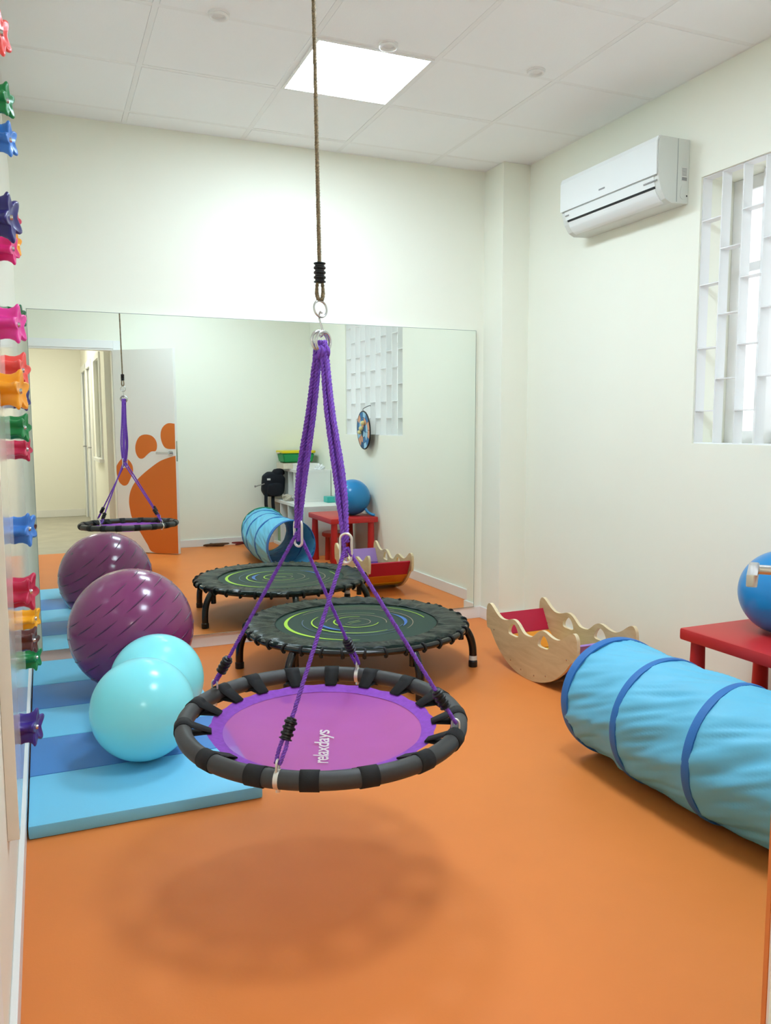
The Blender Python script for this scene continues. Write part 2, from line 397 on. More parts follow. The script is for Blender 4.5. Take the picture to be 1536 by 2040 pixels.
def build_ceiling():
    cols = [XL, 0.47, 1.106, 1.667, 2.275, XR]
    rows = [YB, 0.95, 1.55, 2.15, 2.742, 3.362, 3.928, 4.505, YF]
    lights = {(2, 2), (2, 5)}
    bm = NB()
    box(bm, XL, XR, YB, YF, ZC+0.03, ZC+0.1, mi=1)
    tb = 0.012
    for x in cols[1:-1]: box(bm, x-tb, x+tb, YB, YF, ZC+0.0005, ZC+0.004)
    for y in rows[1:-1]: box(bm, XL, XR, y-tb, y+tb, ZC+0.0012, ZC+0.0046)
    for b in ((XL, XL+0.02, YB, YF), (XR-0.02, XR, YB, YF), (XL, XR, YB, YB+0.02), (XL, XR, YF-0.02, YF)): box(bm, *b, ZC+0.0003, ZC+0.005)
    c = struct(obj('ceiling', bm, [M_tbar, M_gap]))
    cache = {}
    for i in range(len(cols)-1):
        for j in range(len(rows)-1):
            w, d = cols[i+1]-cols[i], rows[j+1]-rows[j]
            x, y = (cols[i]+cols[i+1])/2, (rows[j]+rows[j+1])/2
            if (i, j) in lights:
                t = thing('ceiling_light', 'bright square light panel in the ceiling in front of the mirror wall' if j == 5 else 'square light panel in the ceiling above the near part of the room', 'ceiling light', (x, y, ZC), group='square ceiling light panels')
                a, b = w/2-0.012, d/2-0.012
                m2 = NB(); box(m2, -a+0.012, a-0.012, -b+0.012, b-0.012, -0.004, 0.004); obj('diffuser', m2, M_panel_emit, t)
                m2 = NB()
                for q in ((-a, a, -b, -b+0.012), (-a, a, b-0.012, b), (-a, -a+0.012, -b+0.012, b-0.012), (a-0.012, a, -b+0.012, b-0.012)): box(m2, *q, -0.006, 0.004)
                obj('frame', m2, M_white, t)
                continue
            key = (round(w, 3), round(d, 3))
            if key not in cache:
                m2 = NB(); box(m2, -w/2+0.0126, w/2-0.0126, -d/2+0.0126, d/2-0.0126, -0.0015, 0.012, bev=0.002)
                me = bpy.data.meshes.new('ceiling_tile'); m2.to_mesh(me); m2.free(); me.materials.append(M_ceil); cache[key] = me
            o = bpy.data.objects.new('ceiling_tile', cache[key]); COL.objects.link(o); o.parent = c
            o.location = (x, y, ZC+0.002 + random.uniform(-0.001, 0.0015))
    # ring anchors screwed to the ceiling
    names = ['white ring anchor on the ceiling nearest the left wall', 'white ring anchor on the ceiling at the edge of the light panel', 'white ring anchor on the ceiling nearest the air conditioner']
    for k, (x, y) in enumerate(((0.705, 3.335), (1.413, 3.32), (2.13, 3.30))):
        t = thing('ceiling_ring', names[k], 'ring anchor', (x, y, ZC), group='ring anchors in a row on the ceiling')
        m2 = NB(); lathe(m2, [(0.0, 0.002), (0.042, 0.002), (0.042, -0.006), (0.03, -0.010), (0.024, -0.004), (0.0, -0.004)], n=24); obj('collar', m2, M_white, t, True, 40)
        m2 = NB(); torus(m2, (0, 0, -0.011), 0.033, 0.006, (0, 0, 1), 24, 8); obj('ring', m2, M_white, t, True)
build_ceiling()

def build_mirror():
    # front face yawed by a fraction of a degree: y = 4.654 + 0.01083 (x-1.3)
    def fy(x): return 4.654+0.01083*(x-1.3)
    x0, x1, z0, z1 = -0.047, 2.595, 0.079, 1.881
    e = 0.003
    t = thing('wall_mirror', 'large frameless mirror fixed to the far wall above the baseboard', 'mirror', (1.27, 4.66, z0))
    def loc(p): return (p[0]-1.27, p[1]-4.66, p[2]-z0)
    bm = NB(); A = [bm.verts.new(loc((x, fy(x), z))) for x, z in ((x0+e, z0+e), (x1-e, z0+e), (x1-e, z1-e), (x0+e, z1-e))]; bm.faces.new(A)
    B = [bm.verts.new(loc((x, fy(x)+0.004, z))) for x, z in ((x0+e, z0+e), (x1-e, z0+e), (x1-e, z1-e), (x0+e, z1-e))]; bm.faces.new(list(reversed(B)))
    for i in range(4): bm.faces.new((A[i], B[i], B[(i+1) % 4], A[(i+1) % 4]))
    obj('glass', bm, M_mirror, t)
    bm = NB()
    for (a, b, c, d) in ((x0, x0+e, z0, z1), (x1-e, x1, z0, z1), (x0+e, x1-e, z1-e, z1), (x0+e, x1-e, z0, z0+e)):
        o8 = [bm.verts.new(loc((x, fy(x)+k, z))) for k in (0.0, 0.004) for x, z in ((a, c), (b, c), (b, d), (a, d))]
        for f in ((0, 1, 2, 3), (7, 6, 5, 4), (0, 4, 5, 1), (1, 5, 6, 2), (2, 6, 7, 3), (3, 7, 4, 0)): bm.faces.new([o8[i] for i in f])
    obj('polished_edge', bm, M_mirror_edge, t)
    bm = NB()
    q = [bm.verts.new(loc((x, y, z))) for z in (z0+0.002, z1-0.002) for x, y in ((x0+.01, fy(x0)+0.0042), (x1-.01, fy(x1)+0.0042), (x1-.01, YF-0.0005), (x0+.01, YF-0.0005))]
    for f in ((3, 2, 1, 0), (4, 5, 6, 7), (0, 1, 5, 4), (1, 2, 6, 5), (2, 3, 7, 6), (3, 0, 4, 7)): bm.faces.new([q[i] for i in f])
    obj('backing_board', bm, M_white, t)
build_mirror()

def build_door():
    # leaf swung into the room, hinge on the right jamb; local x along the leaf, local -y... face with the paw print at local y=0, towards +y
    h = Vector((0.768, 0.655)); e = Vector((1.284, 1.111)); d = (e-h); L = d.length; ang = math.atan2(d.y, d.x)
    t = sempty('door_1', (h.x, h.y, 0), ang); off = -0.02
    bm = NB(); box(bm, 0.0, L, -0.04, 0.0, 0.008, 2.03, bev=0.002); leaf = obj('leaf', bm, M_door, t)
    toe1 = [(-0.025, 0.878), (-0.028, 0.813), (-0.01, 0.741), (0.009, 0.708), (0.055, 0.68), (0.106, 0.696), (0.15, 0.765), (0.178, 0.823), (0.172, 0.887), (0.133, 0.937), (0.092, 0.953), (0.037, 0.947)]
    toe2 = [(0.35, 1.195), (0.423, 1.181), (0.47, 1.138), (0.484, 1.082), (0.466, 1.033), (0.409, 1.025), (0.358, 0.993), (0.308, 0.957), (0.258, 0.96), (0.223, 1.009), (0.217, 1.074), (0.241, 1.138), (0.284, 1.18)]
    toe3 = [(0.709, 1.299), (0.63, 1.305), (0.573, 1.279), (0.538, 1.23), (0.532, 1.16), (0.558, 1.089), (0.605, 1.055), (0.705, 1.052)]
    pad = [(0.707, 0.987), (0.634, 0.97), (0.519, 0.934), (0.403, 0.869), (0.284, 0.789), (0.19, 0.708), (0.136, 0.621), (0.115, 0.526), (0.124, 0.439), (0.15, 0.345), (0.244, 0.21), (0.323, 0.097), (0.403, 0.012), (0.702, 0.012)]
    s = L/0.735
    def shift(P): return [((u+0.028)*s+0.001, z) for u, z in P]
    def cut(P): return [(min(max(u, 0.002), L-0.003), z) for u, z in P]
    for P, cl in ((toe1, True), (toe2, True), (toe3, False), (pad, False)):
        Q = shift(P)
        Q = smooth_closed(Q, 5) if cl else smooth_open(Q, 5)
        if not cl: Q = [(L-0.003, Q[0][1])] + Q + [(L-0.003, Q[-1][1])]
        Q = cut(Q); R = [Q[0]]
        for q in Q[1:]:
            if (q[0]-R[-1][0])**2+(q[1]-R[-1][1])**2 > 1e-7: R.append(q)
        bm = NB(); prism(bm, R, -0.0005, 0.0012, 'y'); obj('paw_print_pad' if P is pad else 'paw_print_toe', bm, M_paw, leaf)
    # lever handles both sides, lock plate on the edge
    for sgn, y0 in ((1, 0.0), (-1, -0.04)):
        bm = NB(); lathe(bm, [(0, 0), (0.026, 0), (0.026, 0.008*sgn), (0.0, 0.008*sgn)], (L-0.055, y0, 1.012), 24, axis='y')
        ro = obj('handle_rose', bm, M_steel, t, True, 40)
        bm = NB(); tube(bm, [(L-0.055, y0+0.008*sgn, 1.012), (L-0.055, y0+0.042*sgn, 1.012)], 0.009, 12)
        box(bm, L-0.19, L-0.045, y0+sgn*0.05-0.009, y0+sgn*0.05+0.009, 1.002, 1.024, bev=0.003); obj('lever_handle', bm, M_steel, t, True, 40)
    bm = NB(); box(bm, L-0.0005, L+0.0015, -0.031, -0.009, 0.93, 1.13, bev=0.0005); obj('lock_plate', bm, M_steel, t)
    for z in (0.25, 1.05, 1.8):
        bm = NB(); tube(bm, [(-0.004, -0.045, z-0.045), (-0.004, -0.045, z+0.045)], 0.006, 8); obj('hinge', bm, M_steel, t, True)
build_door()

def build_window():
    WY0, WY1, WZ0, WZ1 = WIN
    w = sempty('window_1')
    X = XR+0.2
    bm = NB()
    fr = 0.06
    for b in ((WY0, WY0+fr, WZ0, WZ1), (WY1-fr, WY1, WZ0, WZ1), (WY0+fr, WY1-fr, WZ0, WZ0+fr), (WY0+fr, WY1-fr, WZ1-fr, WZ1), ((WY0+WY1)/2-0.05, (WY0+WY1)/2+0.05, WZ0+fr, WZ1-fr)):
        box(bm, X, X+0.06, b[0], b[1], b[2], b[3], bev=0.004)
    obj('frame', bm, M_trim, w)
    bm = NB(); box(bm, XR+0.145, XR+0.205, 2.74, 2.80, WZ0, WZ1, bev=0.006); obj('roller_blind_guide', bm, M_trim, w)
    m = (WY0+WY1)/2
    for a, b in ((WY0+fr, m-0.05), (m+0.05, WY1-fr)):
        bm = NB(); box(bm, X+0.02, X+0.026, a, b, WZ0+fr, WZ1-fr); obj('pane', bm, M_pane, w)
        bm = NB(); box(bm, X-0.012, X, a, b, 1.98, 2.02, bev=0.003); obj('transom', bm, M_trim, w)
        bm = NB(); box(bm, X-0.02, X-0.012, (a+b)/2-0.06, (a+b)/2+0.06, 1.975, 1.985); obj('latch', bm, M_black_pl, w)
    # grille of flat bars standing on edge, staggered cross bars
    g = thing('window_grille', 'white metal security grille with staggered cross bars over the window', 'grille', (XR, (WY0+WY1)/2, WZ0))
    n = 11; p = (WY1-WY0)/n; d0, d1 = 0.010, 0.062; th = 0.005; cy = (WY0+WY1)/2; Hh = WZ1-WZ0
    bm = NB(); box(bm, d0, d1, -th/2, th/2, 0.0, Hh); me = bpy.data.meshes.new('vertical_bar'); bm.to_mesh(me); bm.free(); me.materials.append(M_grille)
    for k in range(n+1):
        o = bpy.data.objects.new('vertical_bar', me); COL.objects.link(o); o.parent = g; o.location = (0, WY0+k*p-cy + (th/2 if k == 0 else -th/2 if k == n else 0), 0)
    bm = NB(); box(bm, d0, d1, -p/2+th/2, p/2-th/2, -th/2, th/2); mc = bpy.data.meshes.new('cross_bar'); bm.to_mesh(mc); bm.free(); mc.materials.append(M_grille)
    zs_even = [1.343, 1.633, 1.923, 2.213]; zs_odd = [1.488, 1.778, 2.068]
    for k in range(n):      # k = 0 nearest the mirror end
        for z in (zs_even if k % 2 == 0 else zs_odd):
            o = bpy.data.objects.new('cross_bar', mc); COL.objects.link(o); o.parent = g; o.location = (0, WY1-(k+0.5)*p-cy, z-WZ0)
    bm = NB(); box(bm, d0, d1, WY0-cy+th, WY1-cy-th, 0, th); obj('bottom_rail', bm, M_grille, g)
    bm = NB(); box(bm, d0, d1, WY0-cy+th, WY1-cy-th, Hh-th, Hh); obj('top_rail', bm, M_grille, g)
build_window()

# ================================================================== BIG OBJECTS
def build_mat():
    t = thing('folding_mat', 'padded floor mat in light and dark blue stripes below the mirror', 'gym mat', (0.28, 2.645, 0), math.radians(0.0))
    ys = [0.0, 0.40, 0.77, 1.14, 1.50, 1.93]
    for k in range(5):
        bm = NB(); box(bm, -0.372, 0.370, ys[k]+0.0015, ys[k+1]-0.0015, 0.001, 0.045, bev=0.008)
        obj('mat_panel', bm, M_mat_l if k % 2 == 0 else M_mat_d, t, True, 35)
build_mat()

def sphere_bm(R, nu=96, nv=48, f=None):
    bm = NB(); rings = []
    for j in range(nv+1):
        th = PI*j/nv; n = 1 if j in (0, nv) else nu
        rings.append([bm.verts.new(tuple((R+(f(th, 2*PI*k/nu) if f else 0))*x for x in (math.sin(th)*math.cos(2*PI*k/nu), math.sin(th)*math.sin(2*PI*k/nu), math.cos(th)))) for k in range(n)])
    for j in range(nv):
        A, B = rings[j], rings[j+1]
        for k in range(nu):
            k2 = (k+1) % nu
            if len(A) == 1: bm.faces.new((A[0], B[k], B[k2]))
            elif len(B) == 1: bm.faces.new((A[k], B[0], A[k2]))
            else: bm.faces.new((A[k], B[k], B[k2], A[k2]))
    return bm

def build_balls():
    R = 0.284
    t = thing('exercise_ball', 'large dark purple exercise ball with slanting ridges on the blue mat', 'exercise ball', (0.351, 3.922, 0.046))
    ax = Matrix.Rotation(math.radians(0), 4, 'Z')
    rows = [math.radians(90+a) for a in (-44, -33, -22, -11, 0, 11, 22, 33, 44)]
    bm = sphere_bm(R, 96, 64)
    o = obj('ball', bm, M_ball_p, t, True); o.location = (0, 0, R)
    # raised dashes in parallel rows round an inclined axis
    axis = Vector((-0.60, 0.10, 0.79)).normalized()
    a = axis.orthogonal().normalized(); b = axis.cross(a)
    bm = NB()
    for i, th in enumerate(rows):
        nd = 9; ph0 = (i % 2)*0.5
        for k in range(nd):
            p0 = 2*PI*(k+ph0)/nd; span = 2*PI/nd*0.72
            pts = []; rad = []
            for s in range(11):
                ph = p0+span*s/10
                dir_ = axis*math.cos(th)+(a*math.cos(ph)+b*math.sin(ph))*math.sin(th)
                pts.append(dir_*(R-0.0007)+Vector((0, 0, R))); rad.append(0.0036*(0.25+0.75*math.sin(PI*s/10)))
            tube(bm, pts, rad, 6)
    rd = obj('ridges', bm, M_ball_p2, t, True); rd['kind'] = 'stuff'
    bm = NB(); lathe(bm, [(0, 0.001), (0.009, 0.001), (0.011, -0.003)], n=16); v = obj('valve', bm, M_ball_p2, t); v.location = (-0.2, 0.1, 0.46)
    v.rotation_euler = (Vector((-0.2, 0.1, 0.176))).to_track_quat('Z', 'Y').to_euler(); v.location = Vector((-0.2, 0.1, 0.176)).normalized()*R+Vector((0, 0, R))
    # peanut ball: two lobes with a waist
    c0 = Vector((0.302, 3.052)); c1 = Vector((0.396, 3.386)); L = (c1-c0).length; Rp = 0.189
    t = thing('peanut_ball', 'light cyan peanut shaped exercise ball lying on the blue mat', 'exercise ball', (c0.x, c0.y, 0.046), math.atan2((c1-c0).y, (c1-c0).x))
    prof = []
    n = 96
    for k in range(n+1):
        x = L/2-(L/2+Rp)*math.cos(PI*k/n)
        r0 = math.sqrt(max(0, Rp**2-x**2)) if abs(x) < Rp else 0; r1 = math.sqrt(max(0, Rp**2-(x-L)**2)) if abs(x-L) < Rp else 0
        w = 0.128*math.exp(-((x-L/2)/0.085)**4)
        prof.append(((r0**5+r1**5+w**5)**0.2 if 0 < k < n else 0.0, x))
    bm = NB()
    lathe(bm, prof, (0, 0, Rp), 64, axis='x')
    o = obj('ball', bm, M_ball_c, t, True)
    sm = o.modifiers.new('smooth', 'LAPLACIANSMOOTH'); sm.iterations = 2; sm.lambda_factor = 0.3
    bm = NB(); lathe(bm, [(0, 0.001), (0.008, 0.001), (0.01, -0.004)], (L+Rp, 0, Rp), 16, axis='x'); obj('valve', bm, M_ball_c, t, True)
build_balls()

def build_trampoline():
    c = (1.49, 3.951); R = 0.572; z = 0.238
    t = thing('trampoline', 'round black mini trampoline with green and blue ring print before the mirror', 'trampoline', (c[0], c[1], 0))
    bm = NB(); torus(bm, (0, 0, z), R, 0.0155, n=96, seg=12); obj('frame', bm, M_tr_frame, t, True)
    # mat
    bm = NB(); lathe(bm, [(0, z+0.006), (0.2, z+0.006), (0.445, z+0.008), (0.445, z+0.004), (0, z+0.001)], n=96); m = obj('jumping_mat', bm, M_tr_mat, t, True, 30)
    # printed rings
    def arc(rad, a0, a1, w, mt, w1=None):
        bm = NB(); n = max(8, int(abs(a1-a0)/4)); A = []; B = []
        for k in range(n+1):
            s = k/n; a = math.radians(a0+(a1-a0)*s); ww = w if w1 is None else (w1+(w-w1)*math.sin(PI*s))
            zz = z+0.0095
            A.append(bm.verts.new((math.cos(a)*(rad-ww/2), math.sin(a)*(rad-ww/2), zz))); B.append(bm.verts.new((math.cos(a)*(rad+ww/2), math.sin(a)*(rad+ww/2), zz)))
        for k in range(n): bm.faces.new((A[k], A[k+1], B[k+1], B[k]))
        obj('printed_arc', bm, mt, m)
    arc(0.370, 112, 252, 0.020, M_lime, 0.002); arc(0.370, 40, 112, 0.004, M_lime2); arc(0.375, -8, 40, 0.006, M_lime)
    arc(0.335, 30, 130, 0.004, M_brownp); arc(0.30, -50, 100, 0.006, M_brownp, 0.003); arc(0.285, 150, 300, 0.005, M_dbluep)
    arc(0.235, 130, 292, 0.010, M_lime, 0.003); arc(0.262, -42, 24, 0.020, M_bluep, 0.003); arc(0.25, 215, 325, 0.005, M_dbluep)
    arc(0.205, 40, 120, 0.004, M_lime2); arc(0.19, 165, 235, 0.022, M_bluep, 0.003); arc(0.16, -30, 160, 0.005, M_brownp)
    arc(0.118, 60, 330, 0.008, M_lime, 0.004); arc(0.075, -160, 100, 0.004, M_brownp)
    for y0 in (-0.012, 0.012):
        bm = NB(); prism(bm, [(-0.05, y0-0.012), (-0.042, y0-0.012), (0.03, y0+0.014), (0.022, y0+0.014)], z+0.0088, z+0.0098); obj('printed_stroke', bm, M_lime2, m)
    # wrinkled padded skirt between mat and frame
    bm = NB(); rings = []; n = 240
    for j, (r, dz) in enumerate(((0.425, 0.010), (0.44, 0.0125), (0.47, 0.016), (0.51, 0.019), (0.55, 0.018), (0.575, 0.014), (0.588, 0.004), (0.585, -0.008))):
        ring = []
        for k in range(n):
            a = 2*PI*k/n; nz = noise.noise(Vector((math.cos(a)*7, math.sin(a)*7, j*0.7)))*0.6+noise.noise(Vector((math.cos(a)*22, math.sin(a)*22, j*0.9)))*0.5
            amp = 0.0065 if 0 < j < 6 else (0.0012 if j == 0 else 0.003)
            rr = r + (0.008*noise.noise(Vector((a*14, 3, j*0.2))) if j >= 5 else 0)
            # front part of the skirt sits a little short of the frame
            deg = math.degrees(a) % 360
            if j >= 4 and (205 < deg < 330): rr -= (0.02 if j == 4 else 0.032 if j == 5 else 0.040)*math.sin((deg-205)/125*PI)
            ring.append(bm.verts.new((math.cos(a)*rr, math.sin(a)*rr, z+dz+0.003+nz*amp*2.2)))
        rings.append(ring)
    for A, B in zip(rings[:-1], rings[1:]):
        for k in range(n): bm.faces.new((A[k], A[(k+1) % n], B[(k+1) % n], B[k]))
    sk = obj('skirt', bm, M_tr_skirt, t, True); so = sk.modifiers.new('thick', 'SOLIDIFY'); so.thickness = 0.002
    # elastic loops round the frame
    bm = NB()
    for k in range(36):
        a = 2*PI*(k+0.3)/36; cc = Vector((math.cos(a)*R, math.sin(a)*R, z))
        tang = Vector((-math.sin(a), math.cos(a), 0.25*(-1)**k)).normalized()
        tube(bm, circle_pts(cc, 0.0185, 14, tang), 0.0062, 6, closed=True)
        bmesh.ops.create_icosphere(bm, subdivisions=1, radius=0.0105, matrix=Matrix.Translation(cc+Vector((math.cos(a)*0.004, math.sin(a)*0.004, -0.018))))
    el = obj('elastic_loops', bm, M_elastic, t, True); el['kind'] = 'stuff'
    # six bowed legs
    leg = foot = stub = None
    for k in range(6):
        a = math.radians(158+60*k)
        path = smooth_open([(0.556, 0, 0.225), (0.578, 0, 0.205), (0.602, 0, 0.165), (0.616, 0, 0.115), (0.62, 0, 0.06), (0.62, 0, 0.012)], 5)
        if leg is None:
            bm = NB(); tube(bm, path, 0.0205, 14); leg = obj('leg', bm, M_tr_frame, t, True, 50)
            bm = NB(); lathe(bm, [(0, 0), (0.0232, 0), (0.0238, 0.03), (0.0205, 0.034)], (0.62, 0, 0.001), 16); foot = obj('rubber_foot', bm, M_black_pl, leg, True, 40)
            bm = NB(); tube(bm, [(0.555, 0, 0.23), (0.553, 0, 0.15)], 0.017, 12); stub = obj('leg_socket', bm, M_tr_frame, leg, True, 50)
            lg = leg
        else:
            lg = leg.copy(); COL.objects.link(lg)
            for ch in (foot, stub):
                cc = ch.copy(); COL.objects.link(cc); cc.parent = lg
        lg.rotation_euler = (0, 0, a)
        if k == 3:
            bm = NB(); lathe(bm, [(0.0213, 0.0), (0.0213, 0.024)], (0.62, 0, 0.038), 18); s_ = obj('sticker', bm, M_label, lg, True); s_['label'] = 'white paper sticker round the leg'
build_trampoline()

def build_rocker():
    # two plywood side panels with wavy tops joined by rainbow slats
    A = Vector((2.20, 3.79)); B = Vector((2.223, 3.05)); d = (B-A); L = d.length; mid = (A+B)/2
    ang = math.atan2(d.y, d.x)
    side = Vector((-d.y, d.x)).normalized()      # towards +x
    if side.x < 0: side = -side
    W = 0.365; cen = mid+side*(W/2)
    t = thing('wooden_rocker', 'plywood rocker with wavy sides and rainbow slats in the corner', 'rocker toy', (cen.x, cen.y, 0.0), ang)
    S = 0.96
    half_top = [(0.0, 0.232), (0.035, 0.236), (0.062, 0.253), (0.092, 0.276), (0.125, 0.289), (0.158, 0.287), (0.190, 0.277), (0.225, 0.270), (0.262, 0.272), (0.30, 0.288), (0.335, 0.312), (0.362, 0.328), (0.384, 0.331), (0.400, 0.318), (0.408, 0.295), (0.410, 0.25), (0.404, 0.205), (0.396, 0.19), (0.376, 0.188), (0.362, 0.180)]
    half_bot = [(0.345, 0.160), (0.31, 0.122), (0.26, 0.080), (0.20, 0.044), (0.13, 0.018), (0.06, 0.0045), (0.0, 0.0)]
    right = smooth_open(half_top, 3)+smooth_open(half_bot, 4)
    left = [(-s, z) for s, z in reversed(right)][1:-1]
    outline = [(s*S, z*S) for s, z in right+left]
    hole = [(-0.05, 0.0), (-0.046, 0.022), (-0.026, 0.046), (0.0, 0.056), (0.024, 0.046), (0.044, 0.018), (0.048, -0.004), (0.03, -0.012), (0.0, -0.012), (-0.036, -0.010)]
    th = 0.018
    def panel(y0, nm='side_panel'):
        import mathutils
        bm = NB()
        h_l = [[(sg*(0.135)*S + sg*-1*a*0.95*S + 0, 0.212*S+b*0.95*S) for a, b in smooth_closed(hole, 3)] for sg in (1, -1)]
        loops = [outline]+h_l
        flat = [Vector((p[0], 0, p[1])) for lp in loops for p in lp]
        tris = mathutils.geometry.tessellate_polygon([[Vector((p[0], p[1], 0)) for p in lp] for lp in loops])
        F = [bm.verts.new((v.x, y0, v.z)) for v in flat]; K = [bm.verts.new((v.x, y0+th, v.z)) for v in flat]
        for a, b, c in tris:
            try: bm.faces.new((F[a], F[b], F[c])); bm.faces.new((K[c], K[b], K[a]))
            except ValueError: pass
        k = 0
        for lp in loops:
            n = len(lp)
            for i in range(n):
                f = bm.faces.new((F[k+i], F[k+(i+1) % n], K[k+(i+1) % n], K[k+i])); f.material_index = 1
            k += n
        return obj(nm, bm, [M_ply, M_ply_edge], t)
    for y0 in (-W/2, W/2-th):
        p = panel(y0)
        for sx in (-0.33, -0.16, -0.06, 0.06, 0.16, 0.33):
            zz = {0.33: 0.19, 0.16: 0.06, 0.06: 0.035}[abs(sx)]
            for yy, sg in ((y0, -1), (y0+th, 1)):
                bm = NB(); lathe(bm, [(0.0, 0.0008*sg), (0.0035, 0.0008*sg), (0.0045, 0)], (sx*S, yy, zz*S), 10, axis='y'); obj('screw', bm, M_steel, p, True)
    # slats follow the inside of the arc; mirror end (local -x) is crimson
    cols = ['crimson', 'orange', 'yellow', 'green', 'blue', 'purple', 'lavender']
    arcp = [(-0.375, 0.262), (-0.352, 0.180), (-0.275, 0.103), (-0.165, 0.047), (-0.055, 0.022), (0.055, 0.022), (0.165, 0.047), (0.275, 0.103), (0.352, 0.180), (0.375, 0.262)]
    segs = [((-0.378, 0.268), (-0.318, 0.157)), ((-0.314, 0.152), (-0.222, 0.082)), ((-0.216, 0.079), (-0.098, 0.038)), ((-0.092, 0.037), (0.092, 0.037)), ((0.098, 0.038), (0.216, 0.079)), ((0.222, 0.082), (0.314, 0.152)), ((0.318, 0.157), (0.378, 0.268))]
    for k, ((x0, z0), (x1, z1)) in enumerate(segs):
        p0 = Vector((x0*S, z0*S)); p1 = Vector((x1*S, z1*S)); dd = (p1-p0).normalized(); nn = Vector((-dd.y, dd.x))*0.006
        bm = NB(); prism(bm, [tuple(p0-nn), tuple(p1-nn), tuple(p1+nn), tuple(p0+nn)], -W/2+th, W/2-th, 'y')
        bmesh.ops.bevel(bm, geom=list(bm.edges), offset=0.001, segments=1, affect='EDGES')
        o = obj('slat', bm, M_slat[cols[k]], t); o['label'] = cols[k]+' slat'
build_rocker()

def build_tunnel():
    e = Vector((2.023, 2.507)); ang = math.radians(-97.5); R = 0.229; L = 1.253; kap = 0.335
    t = thing('play_tunnel', 'light blue pop up fabric tunnel with dark blue hoops on the orange floor', 'play tunnel', (e.x, e.y, 0.0), ang)
    nseg, nu = 4, 120
    def at(s, r, a):
        """point on the bent tube: arc length s, radius r, angle a"""
        px, py = math.sin(kap*s)/kap, (1-math.cos(kap*s))/kap; th = kap*s
        return (px-math.sin(th)*r*math.cos(a), py+math.cos(th)*r*math.cos(a), max(0.002, R+r*math.sin(a)))
    def rad(s, a):
        u = s/L*nseg; ph = u-math.floor(u)
        sag = 0.009*math.sin(PI*ph)
        tw = a+s*2.2
        wr = 0.012*noise.noise(Vector((s*4, math.cos(tw)*4, math.sin(tw)*4)))+0.008*noise.noise(Vector((s*7+3, math.cos(tw)*9, math.sin(tw)*9)))
        wr += 0.006*abs(noise.noise(Vector((s*3+7, math.cos(tw)*13, math.sin(tw)*13))))
        return R-0.004-sag+wr*math.sin(PI*ph)**0.45
    bm = NB(); rings = []; nl = 128; nu2 = 180
    for i in range(nl+1):
        s = L*i/nl
        rings.append([bm.verts.new(at(s, rad(s, 2*PI*k/nu2), 2*PI*k/nu2)) for k in range(nu2)])
    for A, B in zip(rings[:-1], rings[1:]):
        for k in range(nu2): bm.faces.new((A[k], A[(k+1) % nu2], B[(k+1) % nu2], B[k]))
    fo = obj('fabric', bm, [M_tun, M_tun_in], t, True)
    me = fo.data
    p = me.polygons[0]; c = at(0.005, 0, 0)
    if (p.center-Vector(c)).dot(p.normal) < 0: me.flip_normals()
    sd = fo.modifiers.new('thick', 'SOLIDIFY'); sd.thickness = 0.003; sd.offset = 0; sd.material_offset = 1
    for i in range(nseg+1):
        s = L*i/nseg; w = 0.020 if i == 0 else 0.032 if i == nseg else 0.014
        s = min(max(s, w*0.9), L-w*0.9)
        bm = NB(); rg = []
        for (ds, dr) in ((-w, -0.004), (-w, 0.0025), (-w*0.5, 0.0045), (w*0.5, 0.0045), (w, 0.0025), (w, -0.004)):
            rg.append([bm.verts.new(at(s+ds, R-0.002+dr, 2*PI*k/nu)) for k in range(nu)])
        for q in range(len(rg)):
            A, B = rg[q], rg[(q+1) % len(rg)]
            for k in range(nu): bm.faces.new((A[k], A[(k+1) % nu], B[(k+1) % nu], B[k]))
        o = obj('hoop', bm, M_tun_green if i == nseg else M_tun_band, t, True, 50)
        if i == nseg: o['label'] = 'green edged hoop at the back end'
build_tunnel()

